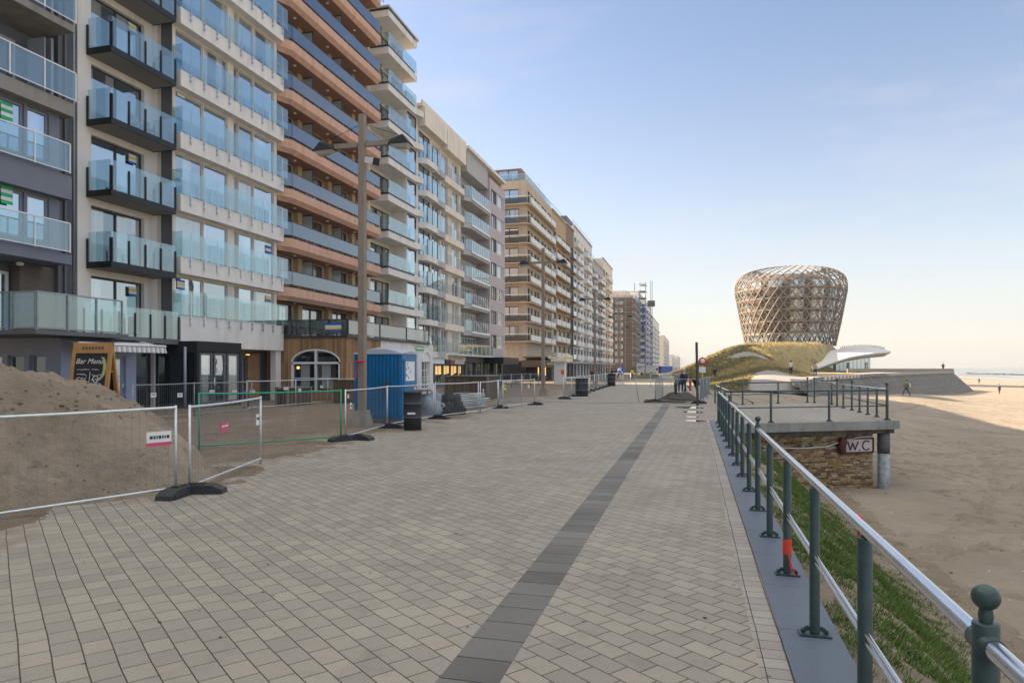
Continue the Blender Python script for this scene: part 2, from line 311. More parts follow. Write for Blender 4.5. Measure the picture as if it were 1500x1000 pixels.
M = dict(
    white=mat('white_render', (.78, .73, .67), .8, var=.07, scale=.8, stain=.35),
    cream=mat('cream_render', (.74, .66, .56), .8, var=.08, scale=.8, stain=.3),
    offwhite=mat('pale_render', (.72, .69, .65), .8, var=.08, stain=.35),
    grey=mat('grey_render', (.44, .42, .41), .8, var=.1, stain=.4),
    mauve=mat('mauve_render', (.47, .41, .41), .8, var=.08, stain=.3),
    sand=mat('sand_brick_face', (.52, .42, .31), .85, var=.14, scale=3, stain=.35),
    brown=mat('brown_brick_face', (.25, .17, .12), .85, var=.2, scale=4, stain=.3),
    tan=mat('tan_face', (.48, .34, .2), .8, var=.12, stain=.3),
    terra=mat('terracotta_panel', (.60, .36, .26), .75, var=.14, scale=2.5, stain=.35, bump=.1),
    bluegrey=mat('blue_grey_cladding', (.16, .175, .215), .6, var=.08),
    lavender=mat('lavender_cladding', (.27, .30, .40), .55, var=.06, stain=.2),
    darkgrey=mat('dark_grey_cladding', (.11, .115, .125), .6, var=.1),
    concrete=mat('weathered_concrete', (.27, .25, .22), .9, var=.2, scale=2, bump=.3, stain=.5),
    paleconc=mat('pale_concrete', (.25, .235, .215), .85, var=.1, scale=.5, bump=.1),
    black=mat('black_metal', (.018, .02, .023), .45, .3, var=.15),
    blackm=mat('matt_black', (.02, .02, .022), .8, var=.3, scale=6),
    steel=mat('stainless_steel', (.68, .69, .72), .26, 1, var=.07, scale=8),
    galv=mat('galvanised_steel', (.62, .65, .67), .45, .6, var=.14, scale=10),
    galvd=mat('dull_galvanised_steel', (.30, .33, .35), .55, .5, var=.2, scale=6),
    green=mat('green_painted_steel', (.01, .30, .16), .5, 0, var=.15, scale=6),
    postgreen=mat('dark_green_painted_steel', (.035, .065, .066), .38, .1, var=.28, scale=14, bump=.08, bscale=60),
    whitem=mat('white_metal', (.72, .73, .74), .45, 0, var=.05),
    lframe=mat('light_window_frame', (.52, .50, .46), .5, var=.06),
    bframe=mat('grey_blue_window_frame', (.24, .25, .29), .5, var=.06),
    dframe=mat('dark_window_frame', (.035, .035, .04), .45, var=.1),
    brframe=mat('brown_window_frame', (.09, .06, .045), .5, var=.1),
    wood=mat('warm_timber', (.33, .19, .09), .65, var=.25, scale=3, bump=.1),
    oldwood=mat('weathered_timber', (.21, .18, .15), .8, var=.25, scale=5, bump=.2, bscale=40),
    pole=mat('grey_brown_timber_post', (.27, .22, .175), .75, var=.15, scale=4, stain=.3, bump=.15, bscale=30),
    blue=mat('blue_plastic', (.004, .15, .36), .38, var=.12, scale=3, stain=.25),
    bluegreyroof=mat('grey_plastic_roof', (.36, .39, .46), .45, var=.08),
    rubber=mat('black_rubber', (.032, .034, .036), .8, var=.35, scale=9, bump=.4),
    red=mat('red_plastic', (.6, .03, .02), .5, var=.15),
    darkred=mat('dark_red_paint', (.085, .018, .018), .7, var=.3, scale=20),
    yellow=mat('hi_vis_yellow', (.75, .70, .05), .6),
    sign=mat('white_sign_plate', (.74, .74, .72), .5, var=.06, scale=12),
    signgreen=mat('sign_green', (.02, .42, .15), .5),
    signblue=mat('sign_blue', (.03, .09, .42), .5),
    signyel=mat('sign_yellow', (.75, .55, .05), .5),
    pink=mat('sign_pink', (.62, .07, .16), .5),
    orange=mat('orange_plastic', (.8, .15, .03), .5),
    slabblue=brickmat('blue_stone_slab', (.10, .125, .165), (.125, .15, .19), (.03, .033, .04), 1.0, 3.0, .004, R(90), rough=.55, off=0, bump=.3, var=.14),
    strip=brickmat('dark_stone_strip', (.115, .111, .104), (.185, .18, .168), (.022, .022, .022), .31, 4.0, .006, R(90), rough=.7, off=0, bump=.7, var=.4),
    paving=brickmat('diagonal_block_paving', (.325, .296, .252), (.255, .234, .202), (.065, .052, .04), .228, .162, .0044, R(37.7), rough=.8, off=.42, bump=.8, var=.12, sand=((.17, .125, .088), -5.2, -11)),
    soldier=brickmat('edge_block_paving', (.345, .32, .285), (.28, .26, .235), (.08, .07, .06), .145, .1435, .004, R(90), rough=.8, off=0, bump=.8, var=.15),
    stonewall=brickmat('yellow_brown_stone', (.40, .27, .12), (.17, .105, .06), (.05, .038, .03), .19, .065, .009, 0, 'side', off=.43, bump=1.0, var=.45),
    bricks=brickmat('brown_grey_brick', (.19, .15, .125), (.14, .115, .10), (.09, .08, .07), .21, .065, .008, 0, 'side', bump=.5),
    planks=brickmat('vertical_cladding_boards', (.42, .25, .13), (.22, .13, .07), (.05, .03, .02), 4.2, .135, .006, R(90), 'side', bump=.5, var=.25),
    slats=brickmat('brown_slats', (.17, .115, .075), (.11, .075, .05), (.02, .015, .01), 4.2, .1, .012, R(90), 'side', bump=.6, var=.25),
    beach=groundmat('dry_beach_sand', (.235, .198, .155), (.335, .285, .225), .22, 2.4, 1.0, .14, (.21, .17, .125), .56),
    bank=groundmat('sandy_bank', (.18, .148, .108), (.26, .215, .158), .7, 9, .9, .06, (.10, .11, .05), .56),
    heap=groundmat('dug_sand', (.15, .12, .092), (.275, .22, .168), .7, 7, 1, .09, (.105, .082, .062), .57),
    heap2=groundmat('piled_sand', (.205, .168, .128), (.37, .305, .235), .7, 7, 1, .1, (.15, .12, .09), .57),
    hill=groundmat('dune_grass_ground', (.23, .20, .10), (.46, .36, .18), .12, 1.6, 1, .25, (.15, .15, .055), .52),
    subsoil=groundmat('dark_subsoil', (.05, .045, .04), (.1, .085, .07), 1, 8, 1, .06),
    town=groundmat('town_ground', (.16, .15, .14), (.2, .19, .18), .3, 5, .2, .01),
    grass=mat('marram_grass', (.17, .165, .08), .75, var=.35, scale=1.6, spec=.2),
    grass2=mat('bank_grass', (.085, .145, .03), .6, var=.45, scale=3, spec=.25),
    straw=mat('straw_grass', (.50, .385, .20), .8, var=.35, scale=.3, spec=.15),
    skin=mat('skin', (.5, .3, .22), .6, var=.05),
    hairw=mat('grey_hair', (.5, .48, .45), .8, var=.2, scale=40), hairb=mat('brown_hair', (.07, .045, .03), .8, var=.2, scale=40),
    navy=mat('navy_cloth', (.02, .025, .06), .85, var=.2, scale=9), greyc=mat('grey_cloth', (.28, .28, .29), .9, var=.2, scale=9),
    blackc=mat('black_cloth', (.015, .015, .018), .9, var=.2), purple=mat('purple_cloth', (.09, .06, .14), .85), whitec=mat('white_cloth', (.6, .58, .55), .85), olive=mat('olive_cloth', (.16, .17, .05), .85),
    jeans=mat('blue_grey_trousers', (.06, .08, .13), .85),
    lampw=emis('warm_lamp', (.8, .4, .12), .7),
    shopreflect=emis('glowing_pane_reflection', (.9, .55, .18), .22),
    winA=window_glass('apartment_glass', (.05, .075, .1), (.5, .52, .52), .42, .72),
    winB=window_glass('blue_reflecting_glass', (.03, .06, .10), (.32, .42, .5), .34, .95),
    winC=window_glass('curtained_glass', (.05, .055, .06), (.62, .6, .54), .58, .45),
    winD=window_glass('dark_shop_glass', (.02, .026, .028), (.16, .19, .19), .35, .34),
    grail=rail_glass('clear_balcony_glass', (.80, .90, .92), .36, .06, (.5, .62, .66)),
    brail=rail_glass('smoked_blue_glass', (.20, .27, .38), .5, .45, (.06, .09, .16)),
    frost=rail_glass('frosted_balcony_glass', (.7, .75, .75), .25, .55, (.5, .52, .5)),
    drail=rail_glass('dark_balcony_glass', (.3, .33, .33), .3, .3, (.04, .04, .04)),
)
SUNE, SKYS, EXPO, DUST = 5.0, .105, 1.68, 1.0
HZ = (2.6, 2.6, 2.52, 1); NISH = (.70, .66, .655, 1); TINT = (1.03, .995, .965, 1); SKYFILL = (5.3, 5.2, 4.9, 1)
# ------------------------------------------------------------------ cached building parts
CACHE = {}
def sidemat(rz): return Matrix.Rotation(rz, 4, 'Z')
def win(par, X, ya, yb, za, zb, n=2, fm='dframe', gm='winA', f=.07, d=.18, rows=1, rz=0, name='window', at=None):
    """a window filling an opening; frame mesh with a pane child. Faces +x, or turned by rz when `at` gives its base centre"""
    w = yb - ya; h = zb - za
    key = (round(w, 2), round(h, 2), n, fm, gm, f, rows)
    if key not in CACHE:
        fr = MB(); D = .07
        fr.box(-D, 0, -w / 2, -w / 2 + f, 0, h); fr.box(-D, 0, w / 2 - f, w / 2, 0, h)
        fr.box(-D, 0, -w / 2 + f, w / 2 - f, 0, f); fr.box(-D, 0, -w / 2 + f, w / 2 - f, h - f, h)
        for i in range(1, n):
            y = -w / 2 + w * i / n; fr.box(-D, .004, y - f * .6, y + f * .6, f, h - f)
        for j in range(1, rows):
            z = h * j / rows; fr.box(-D, -.008, -w / 2 + f, w / 2 - f, z - f * .4, z + f * .4)
        pn = MB(); pn.box(-D + .005, -.035, -w / 2 + f * .5, w / 2 - f * .5, f * .5, h - f * .5)
        CACHE[key] = (fr.mesh('window_frame', M[fm]), pn.mesh('pane', M[gm]))
    a, b = CACHE[key]
    loc = at if at else (X - d, (ya + yb) / 2, za)
    o = link(name, a, par, loc, rz); link('pane', b, o)
    return o
def cached(key, fn):
    if key not in CACHE: CACHE[key] = fn()
    return CACHE[key]
def body(mb, X, y0, y1, z1, depth=12, z0=-.5):
    """closed shell behind a facade sheet: ends, back, roof"""
    mb.add([(X, y0, z0), (X, y0, z1), (X - depth, y0, z1), (X - depth, y0, z0)], [(3, 2, 1, 0)])
    mb.add([(X, y1, z0), (X, y1, z1), (X - depth, y1, z1), (X - depth, y1, z0)], [(0, 1, 2, 3)])
    mb.add([(X - depth, y0, z0), (X - depth, y0, z1), (X - depth, y1, z1), (X - depth, y1, z0)], [(0, 3, 2, 1)][::-1])
    mb.add([(X, y0, z1), (X, y1, z1), (X - depth, y1, z1), (X - depth, y0, z1)], [(0, 1, 2, 3)])
def building(name, label): return empty(name, label, 'building')
def sticker(par, X, y, z, w=.5, h=.45, cols=('signblue', 'sign', 'signyel', 'sign', 'signblue'), nm='poster'):
    mb = MB(); n = len(cols); ms = [M[c] for c in cols]
    for i in range(n):
        mb.m = i; mb.box(X, X + .012, y - w / 2, y + w / 2, z + h * i / n, z + h * (i + 1) / n)
    return mb.build(nm, ms, par)
def glassrun(par, pts, z, h, post=None, pm='steel', gm='grail', t=.016, top=None, pr=.018, gap=.02, low=0, nm='balustrade', name2='glass_panel', posth=None):
    """balustrade along a polyline: posts mesh (part) with a glass child"""
    g = MB(); p = MB(); any_p = False
    for a, b in zip(pts[:-1], pts[1:]):
        a = Vector((a[0], a[1], 0)); b = Vector((b[0], b[1], 0)); d = b - a; L_ = d.length; d.normalize()
        n = max(1, round(L_ / (post or 1.1)))
        for i in range(n):
            p0 = a + d * (L_ * i / n + gap); p1 = a + d * (L_ * (i + 1) / n - gap)
            g.bar((p0.x, p0.y, z + low + h / 2), (p1.x, p1.y, z + low + h / 2), t, h)
        if post:
            nrm = Vector((d.y, -d.x, 0)) * .022
            for i in range(n + 1):
                q = a + d * (L_ * min(max(i / n, .012 / L_), 1 - .012 / L_)) + nrm
                p.box(q.x - pr, q.x + pr, q.y - pr, q.y + pr, z - .02, z + (posth or (h + low))); any_p = True
            if not top and i == 0: p.bar((a.x + nrm.x, a.y + nrm.y, z + .012), (b.x + nrm.x, b.y + nrm.y, z + .012), .03, .03)
        if top:
            p.bar((a.x, a.y, z + low + h + top / 2 + .004), (b.x, b.y, z + low + h + top / 2 + .004), top, top); any_p = True
            if low: p.bar((a.x, a.y, z + low - top / 2), (b.x, b.y, z + low - top / 2), top * .8, top * .8)
    if any_p:
        o = p.build(nm, M[pm], par); g.build(name2, M[gm], o)
    else:
        o = g.build(nm, M[gm], par)
    return o

# ------------------------------------------------------------------ building 1 : grey blue, far left
def b1():
    r = building('apartment_building', 'grey blue apartment block at the far left with framed glass balconies')
    w = MB(); Y0, Y1 = 9.0, 21.25
    levels = [(6.04, 8.1), (8.98, 11.22)]
    ops = []
    for za, zb in levels:
        for (a, b) in ((12.2, 13.4), (13.55, 15.0), (15.15, 16.6), (16.75, 18.2), (18.25, 19.0), (19.1, 19.8)):
            pass
    # enclosed storeys
    cols = [(13.6, 15.2), (15.3, 16.9), (17.0, 18.4), (18.48, 19.22), (19.32, 20.0)]
    cols = [(13.0, 14.6), (14.7, 16.3), (16.4, 17.95), (18.05, 18.95), (19.05, 19.92)]
    for za, zb in levels:
        w.panel(-22.9, Y0, 20.3, za, zb, [(a, b, za + .35, zb - .08) for a, b in cols], .12)
        w.box(-24.4, -22.9, 20.3, 20.34, za, zb)
    w.box(-30, -24.4, Y0, 21.0, 3.0, 24); w.box(-36, -24.6, -60, Y0 - .01, -.3, 24)  # second box: unseen extension behind the view, added to shade the paving
    w.build('wall', M['bluegrey'], r)
    for za, zb in levels:
        for a, b in cols: win(r, -22.9, a, b, za + .35, zb - .08, 1, 'bframe', 'winB', .09, .08)
    c = MB(); c.box(-25, -22.5, Y0, 20.62, 11.22, 11.72); c.box(-25, -22.5, Y0, 20.62, 14.4, 14.66); c.box(-25, -22.5, Y0, 20.62, 17.3, 17.56); c.build('balcony_slab', M['concrete'], r)
    c = MB(); c.box(-25, -22.55, Y0, 20.55, 8.1, 8.98); c.box(-25, -22.55, Y0, 20.55, 5.67, 6.04); c.build('spandrel_band', M['bluegrey'], r)
    c = MB(); c.box(-30, -23.7, 21.0, 21.85, -.3, 24); c.box(-23.68, -23.6, 21.2, 21.3, 3, 24); c.build('side_strip', M['darkgrey'], r)
    c = MB(); c.tube([(-23.5, 21.5, 3), (-23.5, 21.5, 24)], .05); c.build('drainpipe', M['galvd'], r)
    for z in (11.8, 14.74, 17.64):
        glassrun(r, [(-22.42, Y0), (-22.42, 20.6)], z, .98, 1.35, 'whitem', 'grail', top=.045, pr=.02, low=.05)
        win(r, 0, 12.5, 16.2, z, z + 2.15, 3, 'lframe', 'winB', .08, at=(-24.35, 14.4, z)); win(r, 0, 16.4, 19.8, z, z + 2.15, 3, 'lframe', 'winB', .08, at=(-24.35, 18.1, z))
        o = MB(); o.box(-24.3, -23.3, 20.35, 20.45, z, z + 2.4); o.box(-23.9, -23.1, 19.9, 19.95, z, z + 2.2); o.build('balcony_screen', M['bframe'], r)
    for z in (6.1, 9.05):
        glassrun(r, [(-22.42, Y0), (-22.42, 20.35)], z, 1.0, 1.35, 'whitem', 'grail', top=.045, pr=.02, low=.05)
    for z in (7.55, 10.45): sticker(r, -22.885, 18.3, z - .1, .42, .62, ('signgreen', 'sign', 'signgreen', 'sign', 'signgreen'), 'poster')
    # first floor, set back, white doors and brick return
    o = MB(); o.box(-24.4, -23.9, 19.6, 21.0, 3.0, 5.67); o.build('brick_pier', M['bricks'], r)
    for (a, b) in ((12.0, 14.4), (14.6, 17.0), (17.2, 19.5)): win(r, 0, a, b, 3.02, 5.3, 2, 'whitem', 'winA', .1, at=(-24.3, (a + b) / 2, 3.05))
    o = MB(); o.ball((-23.4, 19.2, 5.55), .13, 12, (1, 1, .6)); o.build('ceiling_lamp', M['sign'], r)
b1()
def pavilion():
    r = building('bar_pavilion', 'lavender ground floor bar pavilion with glass railed roof terrace and striped awning')
    z1 = 2.85; X = -21.0; Y0 = 18.7; Y1 = 22.0
    w = MB(); w.panel(X, Y0, Y1, -.3, z1, [(19.35, 20.25, 0.15, 2.25), (20.45, 21.5, .02, 2.25)], .15)
    w.build('wall', M['lavender'], r)
    w = MB(T=Matrix.Translation((0, Y0, 0)) @ Matrix.Rotation(R(-90), 4, 'Z'))
    # local y -> world x
    w.panel(0, -30, X, -.3, z1, [(-23.35, -22.6, .55, 2.25), (-22.4, -21.65, .55, 2.25), (-24.4, -23.6, .55, 2.25), (-25.6, -24.8, .55, 2.25)], .15)
    w.build('wall', mat('mid_blue_grey_cladding', (.22, .235, .295), .6, var=.06), r)
    for a, b in ((-23.35, -22.6), (-22.4, -21.65), (-24.4, -23.6), (-25.6, -24.8)):
        win(r, 0, a, b, .55, 2.25, 1, 'bframe', 'winD', .06, rz=R(-90), at=((a + b) / 2, Y0 + .12, .55))
    win(r, X, 19.35, 20.25, .15, 2.25, 1, 'lavender', 'winC', .08, .1)
    d = win(r, X, 20.45, 21.5, .02, 2.25, 1, 'lavender', 'winC', .12, .1, name='door')
    h = MB(); h.tube([(-20.98, 21.33, .95), (-20.98, 21.33, 1.25)], .018); h.build('handle', M['steel'], d, (0, 0, 0)).matrix_parent_inverse = Matrix.Translation(-d.location)
    s = MB(); s.box(-24, -20.0, 16.94, 20.6, 2.88, 3.02); s.box(-24, -20.6, 20.6, 22.1, 2.86, 3.0); s.build('roof_terrace', M['darkgrey'], r)
    glassrun(r, [(-24, 17.0), (-20.06, 17.0), (-20.06, 20.35)], 3.02, 1.1, 1.0, 'galvd', 'grail', top=.05, pr=.025, low=.08)
    a = MB(); n = 34; L0, L1 = 18.45, 22.35
    for i in range(n):
        y = L0 + (L1 - L0) * i / n; y2 = L0 + (L1 - L0) * (i + 1) / n; a.m = i % 2
        a.add([(-19.95, y, 2.62), (-19.95, y2, 2.62), (-19.9 + .03 * (i % 2), y2, 2.38), (-19.9 + .03 * (i % 2), y, 2.38)], [(0, 1, 2, 3)])
        a.add([(-19.95, y, 2.62), (-19.95, y2, 2.62), (-21.0, y2, 2.84), (-21.0, y, 2.84)], [(0, 1, 2, 3)])
    aw = a.build('awning', [M['sign'], M['grey']], r)
    a = MB(); a.tube([(-19.95, L0, 2.64), (-19.95, L1, 2.64)], .05); a.build('awning_rail', M['whitem'], aw)
pavilion()

# ------------------------------------------------------------------ building 2 : white with black balconies
def b2():
    r = building('apartment_building', 'white rendered apartment block with black framed glass balconies beside the grey blue block')
    X = -23.75; Y0, Y1 = 21.86, 26.12; Z = [2.96 + 2.88 * k for k in range(7)]
    ops = [(22.54, 25.34, z + .27, z + 2.62) for z in Z] + [(22.3, 25.9, .02, 2.6)]
    w = MB(); w.panel(X, Y0, Y1, -.3, 24.5, ops, .2); body(w, X, Y0, Y1, 24.5); w.build('wall', M['white'], r)
    for i, z in enumerate(Z):
        win(r, X, 22.54, 25.34, z + .27, z + 2.62, 2, 'dframe', ['winA', 'winC', 'winB', 'winA'][i % 4], .08)
        if i:
            b = MB(); b.m = 1; b.box(-23.74, -22.56, 22.36, 25.8, z + .01, z + .21); b.m = 0
            b.box(-22.56, -22.5, 22.3, 25.86, z, z + .25); b.box(-23.74, -22.56, 22.3, 22.36, z, z + .25); b.box(-23.74, -22.56, 25.8, 25.86, z, z + .25)
            o = b.build('balcony', [M['black'], M['paleconc']], r)
            glassrun(o, [(-23.7, 22.33), (-22.53, 22.33), (-22.53, 25.83), (-23.7, 25.83)], z + .25, 1.2, .9, 'black', 'grail', pr=.03, posth=.95, nm='balustrade')
    g = MB(); g.box(-23.74, -22.5, 22.1, 26.0, 2.86, 3.1); g.build('balcony', M['darkgrey'], r)
    glassrun(r, [(-22.5, 21.0), (-22.5, 26.0)], 3.1, 1.22, .9, 'black', 'grail', pr=.025, posth=1.0)
    win(r, X, 22.3, 24.0, .02, 2.6, 1, 'dframe', 'winD', .08); win(r, X, 24.1, 25.9, .02, 2.6, 1, 'dframe', 'winD', .08)
    for z in (Z[2] + 2.05, Z[0] + 2.0, Z[4] + 2.05): sticker(r, X - .13, 24.8, z, .42, .42, ('signblue', 'sign', 'signyel', 'sign'))
    c = MB()   # terrace chairs glimpsed through the glass
    for y in (24.2, 24.9):
        z = Z[3] + .26
        c.box(-23.4, -23.0, y, y + .4, z + .42, z + .45); c.box(-23.42, -23.39, y, y + .4, z + .45, z + .85)
        for dx in (0, .37):
            for dy in (0, .37): c.box(-23.4 + dx, -23.37 + dx, y + dy, y + .03 + dy, z, z + .42)
    c.build('terrace_chairs', M['galvd'], r)
b2()
def darkpav():
    r = building('glass_pavilion', 'black framed glass entrance pavilion standing in front of the white blocks')
    X, Y0, Y1, z1 = -21.5, 26.0, 29.1, 3.02
    w = MB(); w.box(-24, X, Y0, Y1, 2.55, z1); w.box(X - .14, X - .01, Y0, Y0 + .14, 0, 2.55); w.box(X - .14, X - .01, Y1 - .14, Y1, 0, 2.55); w.box(-23.9, -23.7, Y0, Y0 + .14, 0, 2.55); w.box(X - .12, X - .01, Y0 + .14, Y1 - .14, .0, .16)
    w.build('frame', M['blackm'], r)
    for a, b, gm in ((26.2, 27.05, 'winA'), (27.15, 27.95, 'winA'), (28.1, 28.95, 'winC')):
        d = win(r, X, a, b, .18, 2.5, 1, 'darkgrey', gm, .1, .04, name='door' if gm == 'winA' else 'window', rows=1)
    g = MB(); g.box(-23.7, X - .16, Y0 + .05, Y0 + .08, .02, 2.54); g.build('window', M['winD'], r)
    h = MB(); h.tube([(-21.47, 27.1, .95), (-21.47, 27.1, 1.35)], .02); h.build('handle', M['whitem'], r)
    p = MB(); p.tube([(-21.9, 25.7, 0), (-21.9, 25.7, 2.75)], .06); p.build('drainpipe', M['lavender'], r)
darkpav()
# ------------------------------------------------------------------ building 3 : white bands, glass with steel posts
def b3():
    r = building('apartment_building', 'off white apartment block with long glass balustrades on steel posts and pale deep bands')
    X = -22.95; Y0, Y1 = 26.14, 34.2
    ZB = [6.12 + 2.84 * k for k in range(7)]
    win_rows = [(4.2, 6.12)] + [(z + .75, z + 2.84) for z in ZB]
    cols = [(26.32, 28.16), (28.22, 29.96), (30.86, 32.08), (32.14, 33.95)]
    w = MB(); ops = []
    for za, zb in win_rows: ops += [(a, b, za + .03, zb - .08) for a, b in cols] + [(30.42, 30.82, za + .03, zb - .08)]
    w.panel(X, Y0, Y1, 2.8, 26.5, ops, .16)
    body(w, X, Y0, Y1, 26.5, 12, 2.8)
    w.build('wall', M['cream'], r)
    s = MB(); s.box(X - .6, X - .02, Y0 - .03, Y0 - .005, -.2, 26.5); s.build('side_cheek', M['darkgrey'], r)
    for i, (za, zb) in enumerate(win_rows):
        for j, (a, b) in enumerate(cols): win(r, X, a, b, za + .03, zb - .08, 1, 'lframe', ['winB', 'winA', 'winB', 'winC', 'winB'][(i * 3 + j) % 5], .07, .06)
        win(r, X, 30.42, 30.82, za + .03, zb - .08, 1, 'lframe', 'winC', .07, .1)
    bands = [(2.79, 4.2)] + [(z, z + .75) for z in ZB]
    for zb, zt_ in bands:
        b = MB(); b.box(-23.2, -22.5, 26.14, 34.2, zb, zt_)
        o = b.build('balcony_band', M['offwhite'], r)
        g = MB(); p = MB()
        for k in range(9):
            y = 26.75 + .91 * k
            p.box(-22.47, -22.43, y - .02, y + .02, zt_ - .42, zt_ + 1.1)
            for dz in (-.35, -.12): p.box(-22.5, -22.43, y - .07, y + .07, zt_ + dz, zt_ + dz + .03)
            if k < 8: g.box(-22.435, -22.42, y + .015, y + .895, zt_ + .04, zt_ + 1.16)
        g.box(-22.435, -22.42, 26.16, 26.74, zt_ + .04, zt_ + 1.16); g.box(-22.95, -22.44, 26.15, 26.165, zt_ + .04, zt_ + 1.16)
        g.box(-22.435, -22.42, 34.05, 34.5, zt_ + .04, zt_ + 1.16)
        q = p.build('balustrade', M['steel'], o); g.build('glass_panel', M['grail'], q)
    sticker(r, X - .075, 26.75, 5.45, .5, .45); sticker(r, X - .075, 33.5, 5.4, .5, .45, ('sign', 'signblue', 'signyel', 'sign')); sticker(r, X - .075, 33.5, 8.2, .5, .45, ('signblue', 'sign', 'signblue')); sticker(r, X - .075, 26.75, 14.4, .5, .4, ('sign', 'signblue', 'sign', 'signblue'))
    # ground floor entrance
    w = MB(); w.panel(-23.6, 29.1, 34.2, -.3, 2.79, [(31.3, 32.25, .02, 2.3), (29.3, 31.0, .02, 2.6)], .2)
    w.build('entrance_wall', M['darkgrey'], r)
    o = MB(); o.box(-23.62, -23.5, 32.35, 33.4, 0, 2.6); o.build('timber_panel', M['wood'], r)
    d = win(r, -23.6, 31.3, 32.25, .02, 2.3, 1, 'bframe', 'winD', .12, .1, name='door')
    win(r, -23.6, 29.3, 31.0, .02, 2.6, 2, 'bframe', 'winA', .08, .1)
    o = MB(); o.box(-22.95, -22.6, 33.6, 34.1, 0, 2.79); o.build('column', M['offwhite'], r)
    o = MB(); o.box(-23.3, -23.2, 31.9, 32.1, 2.5, 2.55); o.build('lamp', M['lampw'], r)
b3()
# ------------------------------------------------------------------ building 4 : terracotta
def b4():
    r = building('apartment_building', 'tall block with terracotta balcony bands and smoked blue glass parapets')
    Y0, Y1 = 34.25, 47.0; X = -23.95; Z = [6.47 + 2.86 * k for k in range(-1, 9)]
    w = MB(); ops = []
    cols = [(34.75, 37.3), (38.15, 40.9), (41.8, 44.2), (45.0, 46.3)]
    for z in Z: ops += [(a, b, z + .08, z + 2.06) for a, b in cols]
    w.panel(X, Y0, Y1, 3.4, 33, ops, .15); body(w, X, Y0, Y1, 33, 12, 3.4)
    w.build('wall', M['sand'], r)
    w = MB()
    for y in (37.45, 37.45 + 3.62, 44.35, 46.45): w.box(X, X + .35, y, y + .45, 3.6, 32.4)
    w.build('pillars', M['tan'], r)
    for i, z in enumerate(Z):
        for j, (a, b) in enumerate(cols): win(r, X, a, b, z + .08, z + 2.06, 2, 'brframe' if j % 2 else 'dframe', ['winA', 'winC', 'winC', 'winA'][(i + j) % 4], .08, .08)
        if i == 0: continue
        b = MB()   # chamfered slab with sloping fascia
        zt, zb = z, z - .75
        fr = [(-24.0, Y0 + .05), (-23.0, Y0 + .05), (-22.5, Y0 + .85), (-22.5, Y1 - .3), (-24, Y1 - .3)]
        fb = [(-24.0, Y0 + .22), (-23.06, Y0 + .22), (-22.72, Y0 + .95), (-22.72, Y1 - .45), (-24, Y1 - .45)]
        v = [(x, y, zt) for x, y in fr] + [(x, y, zt - .5) for x, y in fr] + [(x, y, zb) for x, y in fb]
        f = [(0, 1, 2, 3, 4)] + [(i_, i_ + 5, i_ + 6, i_ + 1) for i_ in range(4)] + [(i_ + 5, i_ + 10, i_ + 11, i_ + 6) for i_ in range(4)]
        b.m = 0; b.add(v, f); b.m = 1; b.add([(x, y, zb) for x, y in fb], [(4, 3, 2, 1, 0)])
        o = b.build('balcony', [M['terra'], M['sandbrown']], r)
        k = MB()
        k.bar((-22.6, Y0 + .9, z + .97), (-22.6, Y1 - .35, z + .97), .05, .05); k.bar((-23.1, Y0 + .1, z + .97), (-22.6, Y0 + .9, z + .97), .05, .05); k.bar((-23.9, Y0 + .1, z + .97), (-23.1, Y0 + .1, z + .97), .05, .05)
        k.bar((-22.6, Y0 + .9, z + .17), (-22.6, Y1 - .35, z + .17), .05, .04)
        for q in range(14):
            y = Y0 + 1 + q * .9; k.box(-22.64, -22.58, y, y + .04, z, z + .95)
            k.box(-22.6, -22.55, y + .3, y + .34, z, z + .16)
        p = k.build('railing', M['dframe'], o)
        g = MB(); g.box(-22.575, -22.555, Y0 + .92, Y1 - .37, z + .2, z + .94); g.bar((-23.06, Y0 + .12, z + .57), (-22.58, Y0 + .9, z + .57), .02, .74); g.bar((-23.9, Y0 + .07, z + .57), (-23.1, Y0 + .07, z + .57), .02, .74)
        g.build('smoked_panel', M['brail'], p)
        for y in (37.95, 41.6):
            sMB = MB(); sMB.box(-23.94, -22.9, y, y + .05, z + 1.95, z + 2.0); sMB.box(-22.95, -22.9, y, y + .05, z + .02, z + 1.95); sMB.box(-23.94, -23.9, y, y + .05, z + .02, z + 1.95)
            so = sMB.build('privacy_screen', M['dframe'], o); sg = MB(); sg.box(-23.9, -22.95, y + .015, y + .035, z + .05, z + 1.93); sg.build('screen_pane', M['frost'], so)
        lm = MB()
        for y in (36.4, 40.2, 43.9): lm.lathe([(.0, -.05), (.1, -.05), (.1, 0)], 12, (-23.2, y, zb - .0))
        lm.build('soffit_lamp', M['sign'], o)
